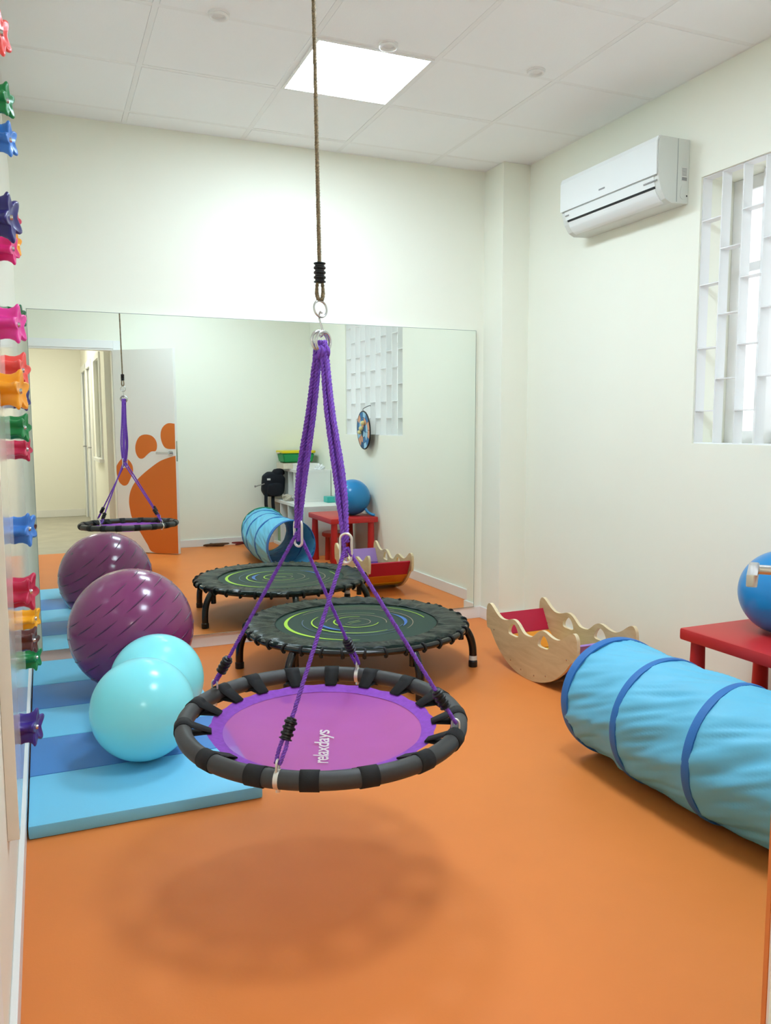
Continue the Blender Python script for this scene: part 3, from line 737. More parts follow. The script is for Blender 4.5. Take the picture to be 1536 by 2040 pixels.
def build_table():
    # corner A towards the mirror and the room
    t = thing('play_table', 'low red plastic childrens table against the right wall', 'table', (2.372, 2.545, 0), math.radians(0.8))
    W, D, z, th = 0.455, 0.655, 0.454, 0.05
    bm = NB(); box(bm, 0, W, -D, 0, z-th, z, bev=0.012); obj('tabletop', bm, M_red, t, True, 40)
    leg = None
    for x, y in ((0.05, -0.055), (W-0.05, -0.055), (0.05, -D+0.055), (W-0.05, -D+0.055)):
        if leg is None:
            bm = NB(); lathe(bm, [(0, 0), (0.034, 0), (0.036, 0.004), (0.028, z-th-0.001), (0, z-th-0.001)], n=20); leg = obj('leg', bm, M_red, t, True, 40); o = leg
        else: o = leg.copy(); COL.objects.link(o)
        o.location = (x, y, 0)
    # stool under the table
    s = thing('stool', 'small orange red stool tucked under the red table', 'stool', (2.60, 2.08, 0))
    bm = NB(); lathe(bm, [(0, 0.235), (0.13, 0.235), (0.14, 0.242), (0.14, 0.268), (0.132, 0.275), (0, 0.275)], n=36); obj('seat', bm, M_red2, s, True, 40)
    leg = None
    for k in range(4):
        a = PI/4+k*PI/2
        if leg is None: bm = NB(); lathe(bm, [(0, 0), (0.028, 0), (0.022, 0.235), (0, 0.235)], n=16); leg = obj('leg', bm, M_red2, s, True, 40); o = leg
        else: o = leg.copy(); COL.objects.link(o)
        o.location = (0.095*math.cos(a), 0.095*math.sin(a), 0)
    # blue ball on the table with a hose like handle
    R = 0.165; cx, cy = 2.672, 2.31
    b = thing('hopper_ball', 'shiny blue ball standing on the red table', 'ball', (cx, cy, z+0.0005))
    bm = sphere_bm(R, 64, 40); o = obj('ball', bm, M_ball_b, b, True); o.location = (0, 0, R)
    bm = NB(); tube(bm, smooth_open([(0.075, 0.135, 0.065), (0.092, 0.16, 0.035), (0.115, 0.185, 0.018), (0.135, 0.205, 0.014)], 5), 0.0125, 12); obj('handle', bm, M_ball_b, b, True, 40)
build_table()

# ================================================================== SWING
SWC = Vector((0.702, 2.136, 0.451)); SWR = 0.386; SWr = 0.0235; TILT = 0.030
LINK_L = Vector((0.666, 2.233, 0.979)); LINK_R = Vector((0.714, 1.965, 0.969)); RING = Vector((0.701, 2.109, 1.504)); RING2 = Vector((0.698, 2.105, 1.588))
def swp(a, r=None, dz=0.0):
    r = SWR if r is None else r
    return Vector((SWC.x+r*math.cos(a), SWC.y+r*math.sin(a), SWC.z+r*math.sin(a)*TILT+dz))
def build_swing():
    org = Vector((SWC.x, SWC.y, 0.42))
    t = thing('nest_swing', 'round nest swing with purple mesh seat and black foam ring hanging in midair', 'swing', org)
    def put(name, bm, m, par=None, smooth=True, sharp=None):
        if par is None: bmesh.ops.translate(bm, verts=bm.verts, vec=-org); return obj(name, bm, m, t, smooth, sharp)
        bmesh.ops.translate(bm, verts=bm.verts, vec=-org); return obj(name, bm, m, par, smooth, sharp)
    n = 128
    bm = NB(); tube(bm, [swp(2*PI*k/n) for k in range(n)], SWr, 18, closed=True); put('foam_ring', bm, M_foam)
    bands = [108, 87, 67, 47, 26, 4, -20, -44, -68, -92, -113, -133, -156, 170, 146, 126]
    bands.sort()
    br = [math.radians(b) for b in bands]
    def edge(a):      # scalloped seat edge
        dmin = min(abs((a-b+PI) % (2*PI)-PI) for b in br)
        return 0.324-0.007*min(1, dmin/0.2)**1.5
    # seat: border and inner field, dipping a little in the middle
    def seat_z(r): return -0.012-0.046*(1-(r/0.335)**2)
    def disc(r_in, r_out_f, nr, dz, nu=192):
        bm = NB(); rings = []
        for j in range(nr+1):
            ring = []
            for k in range(nu):
                a = 2*PI*k/nu; ro = r_out_f(a); r = r_in+(ro-r_in)*j/nr
                w = 0.0022*noise.noise(Vector((r*math.cos(a)*9, r*math.sin(a)*9, dz*100)))
                ring.append(bm.verts.new(swp(a, r, seat_z(r)+dz+w)))
            rings.append(ring)
        for A, B in zip(rings[:-1], rings[1:]):
            for k in range(nu): bm.faces.new((A[k], A[(k+1) % nu], B[(k+1) % nu], B[k]))
        if r_in < 0.02: bm.faces.new(rings[0])
        return bm
    put('seat', disc(0.012, lambda a: 0.295, 14, 0.0), M_seat)
    put('seat_border', disc(0.280, edge, 4, 0.0015), M_seat_edge)
    # black webbing bands round the ring
    for a in br:
        bm = NB(); w = 0.0235
        prof = []
        for q in range(26):
            th = math.radians(-150+300*q/25); prof.append(((SWr+0.0022)*math.cos(th), (SWr+0.0022)*math.sin(th)))
        fa = edge(a)-SWR-0.014; fz = seat_z(0.33)+0.004
        prof = [(fa, fz-0.004)]+prof+[(fa, fz)]
        rows = []
        for sg in (-1, 1):
            row = []
            for i, (pr, pz) in enumerate(prof):
                endk = 0.72 if i in (0, len(prof)-1) else 1.0
                rr = SWR+pr; aa = a+sg*w*endk/rr
                row.append(bm.verts.new(swp(aa, rr, pz)))
            rows.append(row)
        for i in range(len(prof)-1): bm.faces.new((rows[0][i], rows[0][i+1], rows[1][i+1], rows[1][i]))
        o = put('webbing_strap', bm, M_web, None, True, 60)
        sd = o.modifiers.new('thick', 'SOLIDIFY'); sd.thickness = 0.0022
    # lettering across the seat
    p0 = Vector((0.612, 1.884)); p1 = Vector((0.704, 2.142)); dr = (p1-p0); ang = math.atan2(dr.y, dr.x); mid = (p0+p1)/2+dr.normalized()*0.045
    mt = Matrix.Translation(Vector((mid.x, mid.y, SWC.z+seat_z(0.12)+0.005))-org) @ Matrix.Rotation(ang, 4, 'Z') @ Matrix.Diagonal((1.12, 0.86, 1, 1))
    tx = text_mesh('lettering', 'relaxdays', 0.068, M_text, t, mt, 0.0006, 0.14, 0.0009)
    me = tx.data; me.transform(mt); tx.matrix_local = Matrix.Identity(4)
    for v in me.vertices:      # lay the letters on the dished cloth
        w = v.co+org; dx, dy = w.x-SWC.x, w.y-SWC.y
        v.co.z = SWC.z+dy*TILT+seat_z(math.hypot(dx, dy))+0.0045-org.z
    # ropes, adjusters, shackles
    for nm, deg, lk, tt in (('left', 130, LINK_L, 0.11), ('back', 54.4, LINK_L, 0.14), ('front', -124.5, LINK_R, 0.13), ('right', -40.4, LINK_R, 0.12)):
        a = math.radians(deg); top = swp(a, None, SWr+0.014); ex = 0.012 if nm in ('front', 'right') else 0.0
        d = (lk-top); ad = top+d*(tt+0.02); dn = d.normalized(); sd = dn.cross(Vector((0, 0, 1))).normalized()
        bm = NB(); rope(bm, [lk-dn*0.005, ad], 0.0062, 0.024)
        put('suspension_rope', bm, M_purple_rope)
        bm = NB()
        for sg in (-1, 1): rope(bm, [ad+sd*sg*0.003, ad.lerp(top, 0.55)+sd*sg*0.010, top+sd*sg*0.006], 0.0058, 0.024)
        put('rope_loop', bm, M_purple_rope)
        # ribbed rope adjuster
        bm = NB(); q = []
        for k in range(25):
            s = k/24; q.append((0.0125+(0.004 if (k//3) % 2 == 0 else 0.0)) if 0 < k < 24 else 0.0075)
        tube(bm, [ad-dn*0.028+dn*0.056*k/24 for k in range(25)], q, 12); put('rope_adjuster', bm, M_black_pl, None, True, 35)
        # shackle: bolt through the ring and a bow above
        rad = Vector((math.cos(a), math.sin(a), 0)); tan = Vector((-math.sin(a), math.cos(a), 0)); base = swp(a, None, SWr-0.002)
        bow = [base+rad*0.010*math.cos(th)+Vector((0, 0, 0.008+0.012*math.sin(th)+(0.006 if 0 < k < 12 else 0))) for k, th in ((k, PI*k/12) for k in range(13))]
        bm = NB(); tube(bm, [base+rad*0.010]+bow+[base-rad*0.010], 0.003, 8)
        ring_pts = []
        if nm in ('front', 'back'): tube(bm, [swp(a-0.015), swp(a+0.015)], SWr*0.93+0.0022, 16)
        tube(bm, [swp(a, None, -SWr-0.008), swp(a, None, -SWr+0.004)], 0.006, 8)
        put('shackle', bm, M_galv, None, True, 40)
    # oval quick links
    for lk, face in ((LINK_L, Vector((0.85, 0.5, 0.1))), (LINK_R, Vector((-0.35, -0.93, 0.0)))):
        f = face.normalized(); s = f.cross(Vector((0, 0, 1))).normalized(); hgt, wid = 0.026, 0.0145
        pts = []
        for k in range(16): th = PI*k/15; pts.append(lk+s*wid*math.cos(th)+Vector((0, 0, hgt-0.008+wid*math.sin(th))))
        for k in range(16): th = PI+PI*k/15; pts.append(lk+s*wid*math.cos(th)+Vector((0, 0, -hgt+0.008+wid*math.sin(th)-0.012)))
        bm = NB(); tube(bm, pts, 0.0036, 10, closed=True); put('quick_link', bm, M_galv)
        bm = NB(); rope(bm, smooth_open([tuple(lk+Vector((0, 0, 0.014))+s*0.006), tuple(lk+Vector((0, 0, -0.012))+s*0.004), tuple(lk+Vector((0, 0, -0.028)))], 4), 0.0075, 0.02); put('rope_knot', bm, M_purple_rope)
    # upper bundles: four strands each side from the big ring to the links
    for side, lk in ((-1, LINK_L), (1, LINK_R)):
        dirv = (lk-RING); px = Vector((1, 0.25, 0)).normalized(); py = Vector((-0.25, 1, 0)).normalized()
        for k, (ox, oy) in enumerate(((-0.0105, 0.004), (0.0, -0.006), (0.0105, 0.005), (0.003, 0.011))):
            top = RING+Vector((side*0.006+ox*0.6, oy*0.6+side*-0.004, -0.014))
            m1 = RING.lerp(lk, 0.35)+px*(ox*1.0+side*0.0025)+py*oy*0.9
            m2 = RING.lerp(lk, 0.7)+px*ox*1.25+py*oy*1.1+Vector((0.008 if side > 0 else -0.006, 0, 0))
            bot = lk+Vector((0, 0, 0.010))+px*ox*0.5+py*oy*0.5
            bm = NB(); rope(bm, smooth_open([tuple(top+Vector((-side*0.004, 0, 0.0))), tuple(top), tuple(m1), tuple(m2), tuple(bot)], 10), 0.0070, 0.032); put('bundle_rope', bm, M_purple_rope)
    bm = NB()
    for k in range(4): torus(bm, RING+Vector((-0.011+0.0075*k, 0.002*(-1)**k, -0.029)), 0.0135, 0.006, (1, 0.15, 0), 20, 7)
    put('rope_wrap', bm, M_purple_rope)
    for off, nr in ((Vector((-0.003, 0.004, 0)), (0.32, -0.94, 0.08)), (Vector((0.004, -0.004, -0.002)), (0.42, -0.9, -0.05))):
        bm = NB(); torus(bm, RING+off, 0.0265, 0.0042, nr, 40, 10); put('steel_ring', bm, M_steel)
    # --- hanging rope with its own adjuster, ring and hook
    h = thing('hanging_rope', 'brown braided rope with black clamp and steel ring hanging from the ceiling', 'rope', (0.69, 2.108, ZC))
    o2 = Vector((0.69, 2.108, ZC))
    def ph(name, bm, m, smooth=True, sharp=None):
        bmesh.ops.translate(bm, verts=bm.verts, vec=-o2); return obj(name, bm, m, h, smooth, sharp)
    adj = Vector((0.6975, 2.106, 1.682))
    bm = NB(); rope(bm, [(0.684, 2.108, ZC-0.03), adj], 0.0058, 0.030, 4); ph('rope', bm, M_brown_rope)
    bm = NB()
    for sg in (-1, 1): rope(bm, smooth_open([tuple(adj+Vector((sg*0.004, 0, 0))), tuple(adj+Vector((sg*0.009, 0, -0.05))), tuple(RING2+Vector((sg*0.004, 0, 0.022)))], 6), 0.0055, 0.03, 4)
    ph('rope_loop', bm, M_brown_rope)
    bm = NB()
    q = [(0.0125+(0.0035 if (k//3) % 2 == 0 else 0.0)) if 0 < k < 26 else 0.008 for k in range(27)]
    tube(bm, [adj+Vector((0, 0, 0.027-0.054*k/26)) for k in range(27)], q, 14); ph('rope_adjuster', bm, M_black_pl, True, 35)
    bm = NB(); torus(bm, RING2, 0.0215, 0.0028, (0.35, -0.93, 0.1), 36, 8); ph('steel_ring', bm, M_steel)
    # S hook between the rings
    top = RING2+Vector((0, 0, -0.0215)); bot = RING+Vector((0, 0, 0.0265))
    vw = Vector((0.35, -0.93, 0)).normalized()
    pts = [top+vw*0.006+Vector((0, 0, 0.010)), top+vw*0.003+Vector((0, 0, 0.014)), top-vw*0.004+Vector((0, 0, 0.011)), top-vw*0.006, top.lerp(bot, 0.5), bot+vw*0.006, bot+vw*0.004+Vector((0, 0, -0.011)), bot-vw*0.003+Vector((0, 0, -0.014)), bot-vw*0.006+Vector((0, 0, -0.009))]
    bm = NB(); tube(bm, smooth_open([tuple(p) for p in pts], 5), 0.0026, 8); ph('hook', bm, M_steel)
    bm = NB(); lathe(bm, [(0, 0.004), (0.03, 0.004), (0.03, -0.006), (0.012, -0.01), (0.0, -0.01)], (0.684, 2.108, ZC), 20); tube(bm, circle_pts((0.684, 2.108, ZC-0.022), 0.014, 20, (0, 1, 0)), 0.003, 8, closed=True); ph('ceiling_anchor', bm, M_steel, True, 40)
build_swing()

# ================================================================== AIR CONDITIONER
def build_ac():
    y0, y1 = 3.10, 3.86
    t = thing('air_conditioner', 'white split air conditioner mounted high on the right wall', 'air conditioner', (XR, (y0+y1)/2, 2.31))
    cy = (y0+y1)/2; zb = 2.31; h = 0.29; L = (y1-y0)/2
    # profile in (depth from wall as -x, z)
    prof = [(-0.001, 0.0), (-0.10, -0.004), (-0.135, 0.012), (-0.162, 0.05), (-0.178, 0.10), (-0.183, 0.14), (-0.183, 0.262), (-0.176, 0.283), (-0.16, h), (-0.001, h)]
    bm = NB(); prism(bm, prof, -L, L, 'y'); bmesh.ops.bevel(bm, geom=[e for e in bm.edges], offset=0.002, segments=1, affect='EDGES'); obj('body', bm, M_ac2, t)
    bm = NB(); prism(bm, [(-0.184, 0.118), (-0.190, 0.118), (-0.191, 0.265), (-0.182, 0.288), (-0.166, h+0.002), (-0.16, h+0.002), (-0.184, 0.27)], -L+0.004, L-0.0, 'y'); obj('front_panel', bm, M_ac, t)
    bm = NB(); prism(bm, [(-0.178, 0.116), (-0.1835, 0.116), (-0.174, 0.070), (-0.168, 0.072)], -L+0.03, L-0.03, 'y'); obj('lower_strip', bm, M_ac, t)
    bm = NB(); prism(bm, [(-0.176, 0.113), (-0.1865, 0.114), (-0.1855, 0.1185), (-0.176, 0.1185)], -L+0.012, L-0.012, 'y'); obj('panel_seam', bm, M_ac_seam, t)
    bm = NB(); prism(bm, [(-0.15, 0.068), (-0.1745, 0.070), (-0.1725, 0.0615), (-0.15, 0.058)], -L+0.035, L-0.045, 'y'); obj('outlet_slot', bm, M_ac_dark, t)
    bm = NB(); prism(bm, smooth_open([(-0.168, 0.0605), (-0.157, 0.034), (-0.134, 0.0085), (-0.115, 0.0)], 4)+[(-0.113, 0.008), (-0.15, 0.04), (-0.16, 0.061)], -L+0.035, L-0.045, 'y'); obj('louvre_flap', bm, M_ac, t)
    # side cover seam, rating label, service cap
    bm = NB(); box(bm, -0.072, -0.069, -L-0.0012, -L+0.001, 0.004, h-0.003); obj('side_seam', bm, M_ac_seam, t)
    bm = NB(); box(bm, -0.045, -0.012, -L-0.0014, -L+0.001, 0.10, 0.165); la = obj('rating_label', bm, M_label, t); la['label'] = 'small printed rating label'
    bm = NB()
    for k in range(6): box(bm, -0.043, -0.016, -L-0.0019, -L-0.0013, 0.125+k*0.006, 0.1275+k*0.006)
    box(bm, -0.043, -0.014, -L-0.0019, -L-0.0013, 0.103, 0.118); obj('label_print', bm, M_label_ink, la)
    bm = NB(); prism(bm, smooth_closed([(-0.05, 0.03), (-0.045, 0.075), (-0.025, 0.085), (-0.015, 0.08), (-0.014, 0.03), (-0.03, 0.018)], 4), -L-0.0018, -L+0.001, 'y'); obj('service_cap', bm, M_ac2, t)
    bm = NB(); lathe(bm, [(0, -0.002), (0.004, -0.002), (0.004, 0.001)], (-0.012, -L, 0.035), 12, axis='y'); obj('screw', bm, M_ac_dark, t)
    for yy, zz, ww in ((-L+0.055, 0.098, 0.09), (L-0.05, 0.098, 0.03)):
        bm = NB(); box(bm, -0.1826, -0.1795, yy-ww/2, yy+ww/2, zz-0.008, zz-0.002); obj('small_print', bm, M_label_ink, t)
    bm = NB(); box(bm, -0.1925, -0.190, 0.0, 0.045, 0.15, 0.157); obj('badge', bm, M_label_ink, t)
    t.location = (XR, cy, zb)
build_ac()

# ================================================================== CLIMBING PANEL AND HOLDS
PX = -0.087
bm = NB(); box(bm, XL+0.0005, PX, 1.98, 4.3, 0.33, 2.45, bev=0.001)
cp = obj('climbing_board', bm, M_climb); tag(cp, 'glossy white climbing board fixed to the left wall behind the star holds', 'climbing board')
bmesh_holds = [('coral', 2.1, 2.152, -0.032, 0.094, 'pinkish coral star climbing hold, topmost on the left wall'), ('green', 2.5, 2.147, -0.034, 0.088, 'green star climbing hold, highest of the green ones'), ('blue', 2.6, 2.077, -0.033, 0.093, 'bright blue star climbing hold in the upper group near the ceiling'),
 ('navy', 2.05, 1.742, -0.029, 0.104, 'large navy star climbing hold above the orange and magenta holds'), ('crimson', 3.0, 1.945, -0.036, 0.065, 'crimson climbing hold half hidden behind the large navy hold'), ('orange', 2.75, 1.827, -0.035, 0.074, 'orange star climbing hold just below the large navy hold'),
 ('magenta', 2.6, 1.780, -0.042, 0.082, 'magenta climbing hold below the upper orange hold'), ('pink', 2.35, 1.541, -0.030, 0.098, 'pink star climbing hold beside the top corner of the mirror'), ('dark_green', 3.1, 1.651, -0.036, 0.074, 'dark green climbing hold peeking out behind the pink hold'),
 ('coral', 2.6, 1.440, -0.029, 0.099, 'coral red star climbing hold directly above an orange hold'), ('orange', 2.2, 1.365, -0.031, 0.099, 'large orange star climbing hold at middle height'), ('navy', 3.2, 1.376, -0.036, 0.077, 'small navy climbing hold behind the large middle orange hold'),
 ('green', 2.75, 1.275, -0.035, 0.086, 'green star climbing hold between the orange and crimson holds at eye level'), ('crimson', 3.05, 1.201, -0.037, 0.077, 'small crimson climbing hold under the eye level green hold'), ('blue', 2.6, 0.979, -0.033, 0.098, 'blue star climbing hold standing alone at hip height'),
 ('brown', 3.6, 0.861, -0.040, 0.060, 'brown climbing hold just showing behind the lower blue hold'), ('crimson', 2.35, 0.839, -0.033, 0.098, 'crimson star climbing hold above the yellow hold'), ('yellow', 3.0, 0.622, -0.036, 0.084, 'yellow star climbing hold between crimson and brown holds'),
 ('brown', 2.8, 0.595, -0.041, 0.084, 'dark brown star climbing hold below the yellow hold'), ('green', 3.1, 0.458, -0.040, 0.089, 'low green star climbing hold under the brown hold'), ('purple', 2.35, 0.464, -0.036, 0.098, 'purple star climbing hold, lowest of all, near the blue mat')]
def build_holds():
    for ci, y, z, tip, dia, label in bmesh_holds:
        R = max(dia, 0.078)/2; H = tip-PX
        rot = random.uniform(0, 2*PI/5)
        n = 60; bm = NB()
        # star tube: narrow waist, flared lip with rounded points, dished front
        prof = [(0.0, 0.86, 0.30), (0.25, 0.80, 0.32), (0.50, 0.80, 0.38), (0.72, 0.90, 0.44), (0.86, 1.04, 0.48), (0.94, 1.06, 0.48), (1.0, 0.98, 0.46), (0.99, 0.84, 0.42), (0.93, 0.55, 0.30), (0.90, 0.28, 0.1), (0.90, 0.0, 0.0)]
        rings = []
        for hx, sc, st in prof:
            if sc == 0.0: rings.append([bm.verts.new((H*hx*0.86, 0, 0))]); continue
            ring = []
            for k in range(n):
                a = 2*PI*k/n; c5 = math.cos(5*(a+rot)); r = R*sc*(1-st*0.5+st*0.5*c5+ (0.03 if c5 > 0.8 else 0))
                lift = H*0.06*max(0, c5) if hx > 0.7 and sc > 0.7 else 0
                ring.append(bm.verts.new((max(0.0, H*hx*0.86+lift*0.6+0.30*r*math.cos(a)*hx), r*math.cos(a), r*math.sin(a))))
            rings.append(ring)
        for A, B in zip(rings[:-1], rings[1:]):
            for k in range(n):
                if len(B) == 1: bm.faces.new((A[k], A[(k+1) % n], B[0]))
                else: bm.faces.new((A[k], A[(k+1) % n], B[(k+1) % n], B[k]))
        t = thing('climbing_hold', label, 'climbing hold', (PX, y, z), group='star shaped climbing holds on the left wall')
        obj('grip', bm, HOLD[ci], t, True)
        bm = NB(); lathe(bm, [(0, 0.78*H+0.004), (0.006, 0.78*H+0.004), (0.0075, 0.78*H), (0.0075, 0.6*H)], n=12, axis='x'); obj('bolt', bm, M_steel, t, True, 40)
build_holds()

# ================================================================== BACK CORNER (seen in the mirror)
def cubby(t, x0, x1, y0, y1, z0, z1, ncol, th=0.018):
    """open-front unit; openings face -x, columns along y. world coordinates"""
    o = Vector(t.location)
    def B(name, *b, m=M_shelf):
        bm = NB(); box(bm, b[0]-o.x, b[1]-o.x, b[2]-o.y, b[3]-o.y, b[4]-o.z, b[5]-o.z, bev=0.0015); return obj(name, bm, m, t)
    B('top_board', x0, x1, y0, y1, z1-0.03, z1); B('bottom_board', x0, x1, y0, y1, z0, z0+0.03)
    B('side_board', x0, x1, y0, y0+0.03, z0+0.03, z1-0.03); B('side_board', x0, x1, y1-0.03, y1, z0+0.03, z1-0.03)
    B('back_board', x1-0.008, x1, y0+0.03, y1-0.03, z0+0.03, z1-0.03)
    for k in range(1, ncol):
        y = y0+(y1-y0)*k/ncol; B('divider', x0+0.002, x1-0.008, y-th/2, y+th/2, z0+0.03, z1-0.03)
def build_back_corner():
    t = thing('cube_shelf', 'low white cube shelf along the right wall behind the table', 'shelf', (2.60, 1.2, 0)); cubby(t, 2.385, 2.842, 0.68, 1.76, 0.0, 0.49, 4)
    t = thing('cube_shelf', 'smaller white cube shelf stacked on the low shelf in the back corner', 'shelf', (2.60, 0.95, 0.491)); cubby(t, 2.50, 2.842, 0.68, 1.27, 0.491, 0.82, 3)
    # green inserts in the low shelf
    for k, y in enumerate((0.83, 1.08)):
        bm = NB(); box(bm, 2.42, 2.80, y-0.10, y+0.10, 0.032, 0.20, bev=0.004)
        o = obj('storage_box', bm, mat('pale_green_box', (150, 190, 150), 0.6) if k == 0 else M_white); tag(o, ('pale green' if k == 0 else 'white')+' storage box inside the low cube shelf', 'storage box', 'boxes in the low shelf')
    # green tub with yellow lid, on a cream tray
    bm = NB()
    t = thing('tray', 'cream cardboard tray on top of the upper shelf under the green tub', 'tray', (2.60, 0.82, 0.8205))
    bm = NB(); box(bm, -0.17, 0.05, -0.13, 0.13, 0, 0.006); obj('base', bm, M_cream, t)
    bm = NB()
    for b in ((-0.17, 0.05, -0.13, -0.124), (-0.17, 0.05, 0.124, 0.13), (-0.17, -0.164, -0.124, 0.124), (0.044, 0.05, -0.124, 0.124)): box(bm, *b, 0.006, 0.06)
    obj('rim', bm, M_cream, t)
    t = thing('storage_tub', 'green plastic tub with yellow lid on top of the shelves', 'storage tub', (2.615, 0.80, 0.884))
    bm = NB()
    lo = [(-0.16, -0.10), (0.16, -0.10), (0.16, 0.10), (-0.16, 0.10)]; hi = [(x*1.12, y*1.12) for x, y in lo]
    a = [bm.verts.new((x, y, 0)) for x, y in lo]; b = [bm.verts.new((x, y, 0.10)) for x, y in hi]
    bm.faces.new(a); bm.faces.new(list(reversed(b)))
    for i in range(4): bm.faces.new((a[i], b[i], b[(i+1) % 4], a[(i+1) % 4]))
    bmesh.ops.bevel(bm, geom=list(bm.edges), offset=0.012, segments=3, affect='EDGES'); obj('tub', bm, M_bin_g, t, True, 40)
    bm = NB(); box(bm, -0.188, 0.188, -0.12, 0.12, 0.10, 0.128, bev=0.01); li = obj('lid', bm, M_lid_y, t, True, 40)
    for sx in (-1, 1):
        bm = NB(); tube(bm, smooth_open([(sx*0.186, -0.03, 0.105), (sx*0.205, -0.02, 0.10), (sx*0.205, 0.02, 0.10), (sx*0.186, 0.03, 0.105)], 4), 0.006, 8); obj('clip_handle', bm, M_cream, t, True)
    # white carton and crumpled bag
    t = thing('carton', 'flat white carton on the upper shelf beside the tray', 'box', (2.66, 1.035, 0.8205))
    bm = NB(); box(bm, -0.13, 0.10, -0.07, 0.07, 0, 0.055, bev=0.003); obj('body', bm, M_white, t)
    bm = NB(); box(bm, -0.134, 0.104, -0.074, 0.074, 0.04, 0.06, bev=0.002); obj('lid', bm, M_white, t)
    bm = NB(); bmesh.ops.create_icosphere(bm, subdivisions=4, radius=1.0)
    for v in bm.verts:
        k = 0.75+0.5*noise.noise(v.co*2.3)+0.25*noise.noise(v.co*6); v.co = Vector((v.co.x*0.06*k, v.co.y*0.045*k, max(-0.001, v.co.z*0.05*k+0.012)))
    o = obj('plastic_bag', bm, mat('white_plastic_film', (245, 245, 245), 0.25, bump=(40, 0.5))); o.location = (2.745, 1.20, 0.8215); tag(o, 'crumpled white plastic bag on the edge of the upper shelf', 'plastic bag')
    # teal box on the low shelf next to the wall
    bm = NB(); box(bm, -0.05, 0.05, -0.06, 0.06, 0, 0.06, bev=0.005); o = obj('teal_box', bm, M_teal); o.location = (2.785, 1.40, 0.491); tag(o, 'small teal box on the low shelf beside the wall', 'box')
    # rope and red cloth on the shelf ledge
    bm = NB()
    for k in range(5):
        ph = k*1.3; pts = []
        for s in range(40):
            a = 2*PI*s/40; pts.append((0.036*math.cos(a)*(1+0.2*math.sin(3*a+ph)), 0.085*math.sin(a)*(1+0.15*math.cos(2*a+ph)), 0.008+0.011*k+0.004*math.sin(4*a+ph)))
        tube(bm, pts, 0.0065, 6, closed=True)
    o = obj('coiled_rope', bm, M_cord, None, True); o.location = (2.443, 1.02, 0.4935); tag(o, 'cream rope coiled on the ledge of the low shelf', 'rope')
    bm = NB(); bmesh.ops.create_icosphere(bm, subdivisions=4, radius=1.0)
    for v in bm.verts:
        k = 0.8+0.5*noise.noise(v.co*2.6+Vector((4, 0, 0))); v.co = Vector((v.co.x*0.05*k, v.co.y*0.05*k, max(0.0, v.co.z*0.04*k+0.02)))
    o = obj('folded_cloth', bm, M_cloth_r, None, True); o.location = (2.60, 1.16, 0.5225); tag(o, 'red cloth bundle inside the upper shelf', 'cloth')
    # black backpack hung on the shelf front
    t = thing('backpack', 'black backpack with long straps hanging on the front of the shelves', 'backpack', (2.355, 0.80, 0.515))
    def soft(c, h, e=0.55, seed=0.0, amp=0.08):
        bm = NB(); bmesh.ops.create_icosphere(bm, subdivisions=4, radius=1.0)
        for v in bm.verts:
            p = v.co.copy(); k = 1+amp*noise.noise(p*2.2+Vector((seed, 0, 0)))
            v.co = Vector([c[i]+h[i]*k*math.copysign(abs(p[i])**e, p[i]) for i in range(3)])
        return bm
    obj('bag', soft((0, 0, 0.135), (0.122, 0.078, 0.132)), M_cloth_b, t, True)
    obj('front_pocket', soft((0.0, 0.075, 0.085), (0.085, 0.035, 0.07), 0.6, 3.0), M_cloth_b, t, True)
    obj('rolled_top', soft((0.055, 0.02, 0.265), (0.065, 0.05, 0.04), 0.8, 5.0), M_cloth_b, t, True)
    for y, x in ((0.055, -0.095), (0.06, -0.02)):
        pts = smooth_open([(x, y, 0.05), (x-0.006, y+0.012, -0.06), (x+0.004, y+0.006, -0.17), (x-0.004, y+0.01, -0.27)], 5)
        bm = NB(); rows = [[bm.verts.new((p[0]+dx, p[1]+dy, p[2])) for p in pts] for dx, dy in ((-0.018, 0), (0.018, 0), (0.018, 0.006), (-0.018, 0.006))]
        for q in range(4):
            for i in range(len(pts)-1): bm.faces.new((rows[q][i], rows[q][i+1], rows[(q+1) % 4][i+1], rows[(q+1) % 4][i]))
        bm.faces.new([r_[0] for r_ in rows]); bm.faces.new([r_[-1] for r_ in reversed(rows)])
        obj('strap', bm, M_cloth_b, t)
    bm = NB(); box(bm, -0.085, -0.05, 0.070, 0.080, 0.185, 0.205); obj('tag', bm, M_label, t)
    bm = NB(); tube(bm, [(-0.10, 0.05, 0.15), (-0.21, 0.07, 0.125)], 0.006, 8); lathe(bm, [(0, 0), (0.009, 0), (0.009, 0.02), (0, 0.02)], (-0.215, 0.071, 0.115), 10); obj('drumstick', bm, M_grey, t, True)
    # tangled cords on the floor by the back wall
    def heap(name, cx, cy, R, m, seed, label, loops=3, r=0.006):
        rnd = random.Random(seed); bm = NB(); pts = []
        n = 44*loops
        for s in range(n):
            a = 2*PI*s/44; pts.append((cx+R*1.9*math.cos(a*0.97+rnd.uniform(-0.02, 0.02))*(0.7+0.3*math.sin(a*0.37+seed)), cy+R*0.42*math.sin(a*1.03)*(0.8+0.3*math.cos(a*0.53+seed)), r+0.004+0.012*(1+math.sin(a*0.71+seed))))
        tube(bm, smooth_open(pts, 2), r, 6); o = obj(name, bm, m, None, True); tag(o, label, 'cord'); return o
    heap('cord', 1.74, 0.72, 0.072, M_cable, 1, 'tangled brown cord on the floor by the back wall baseboard', 4)
    heap('cord', 2.03, 0.73, 0.06, M_cable_r, 2, 'dark red cord on the floor at the green end of the tunnel', 3)
build_back_corner()

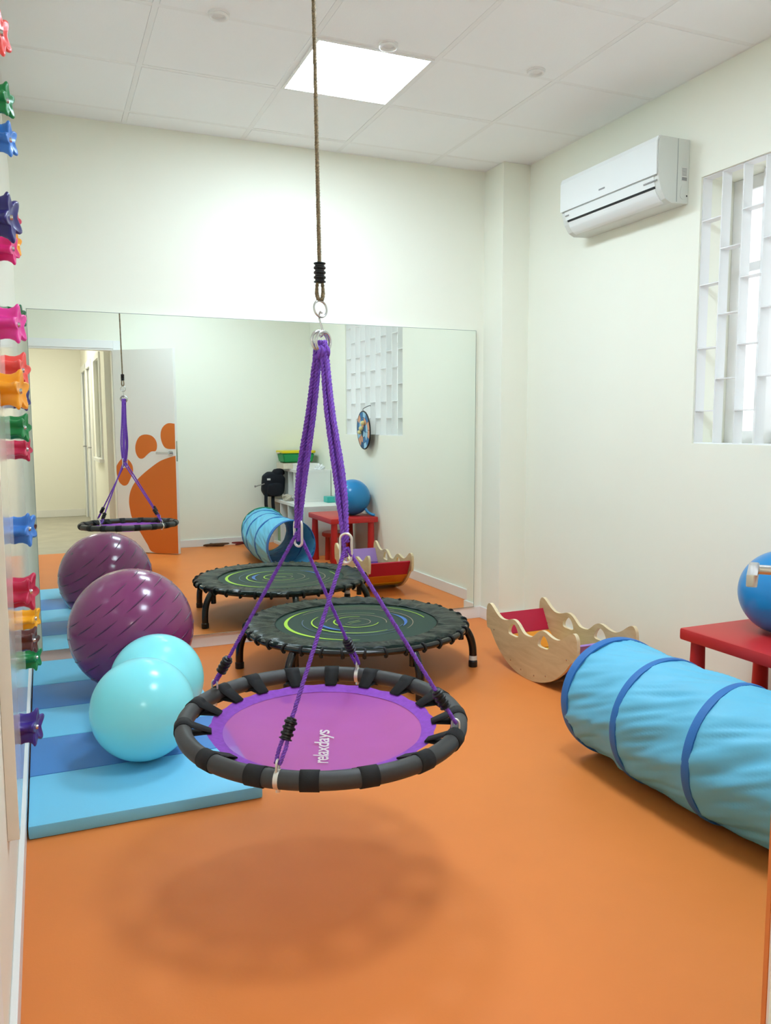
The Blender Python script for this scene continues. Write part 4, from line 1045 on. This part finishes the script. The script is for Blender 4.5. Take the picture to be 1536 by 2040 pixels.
def build_dart_board():
    cx, cy, cz, R = 2.795, 2.305, 1.235, 0.172
    t = thing('target_board', 'round fabric target board with sticky balls hanging on the window grille', 'target board', (cx, cy, cz))
    t.rotation_euler = (0, math.radians(-2), math.radians(3))
    bm = NB(); lathe(bm, [(0, 0.003), (R, 0.003), (R, -0.008), (0, -0.008)], n=48, axis='x'); obj('backing', bm, M_black_pl, t)
    bm = NB(); tube(bm, circle_pts((-0.004, 0, 0), R, 48, (1, 0, 0)), 0.007, 8, closed=True); obj('rim', bm, M_black_pl, t, True)
    def sector(r0, r1, a0, a1, key):
        bm = NB(); n = 6; g = 0.0022; A = []; B = []
        for k in range(n+1):
            a = a0+(a1-a0)*k/n
            def P(r): 
                aa = a + (g/r if k == 0 else -g/r if k == n else 0); return bm.verts.new((-0.0088, r*math.sin(aa), r*math.cos(aa)))
            A.append(P(max(r0+g, 0.006))); B.append(P(r1-g))
        for k in range(n): bm.faces.new((A[k], A[k+1], B[k+1], B[k]))
        o = obj('sector', bm, M_bd[key], t); s = o.modifiers.new('thick', 'SOLIDIFY'); s.thickness = 0.0012
    keys = ['l', 'b', 's', 's', 'b', 'l', 'd', 's', 'l', 'b', 's', 'b']
    for ring, (r0, r1) in enumerate(((0.118, 0.170), (0.066, 0.118), (0.0, 0.066))):
        n = (12, 8, 4)[ring]
        for k in range(n): sector(r0, r1, 2*PI*k/n+ring*0.2, 2*PI*(k+1)/n+ring*0.2, keys[(k*(1 if ring != 1 else 3)+ring*2) % 12])
    for (y, z) in ((-0.045, 0.065), (0.0, 0.015), (0.03, -0.02)):
        bm = NB(); bmesh.ops.create_icosphere(bm, subdivisions=3, radius=0.021); o = obj('sticky_ball', bm, M_ybll); 
        for p in o.data.polygons: p.use_smooth = True
        o.location = (cx-0.032, cy-y, cz+z)
        tag(o, 'pale yellow sticky ball on the target board, '+{0.065: 'upper', 0.015: 'middle', -0.02: 'lower'}[z]+' of three', 'ball', 'sticky balls on the target board')
    bm = NB(); tube(bm, smooth_open([(0.0, 0, R), (-0.004, 0, R+0.02), (0.02, 0.0, R+0.035), (0.065, 0, R+0.052), (0.07, 0, R+0.045)], 4), 0.003, 6); obj('hanging_loop', bm, M_black_pl, t, True)
build_dart_board()
bpy.context.view_layer.update()
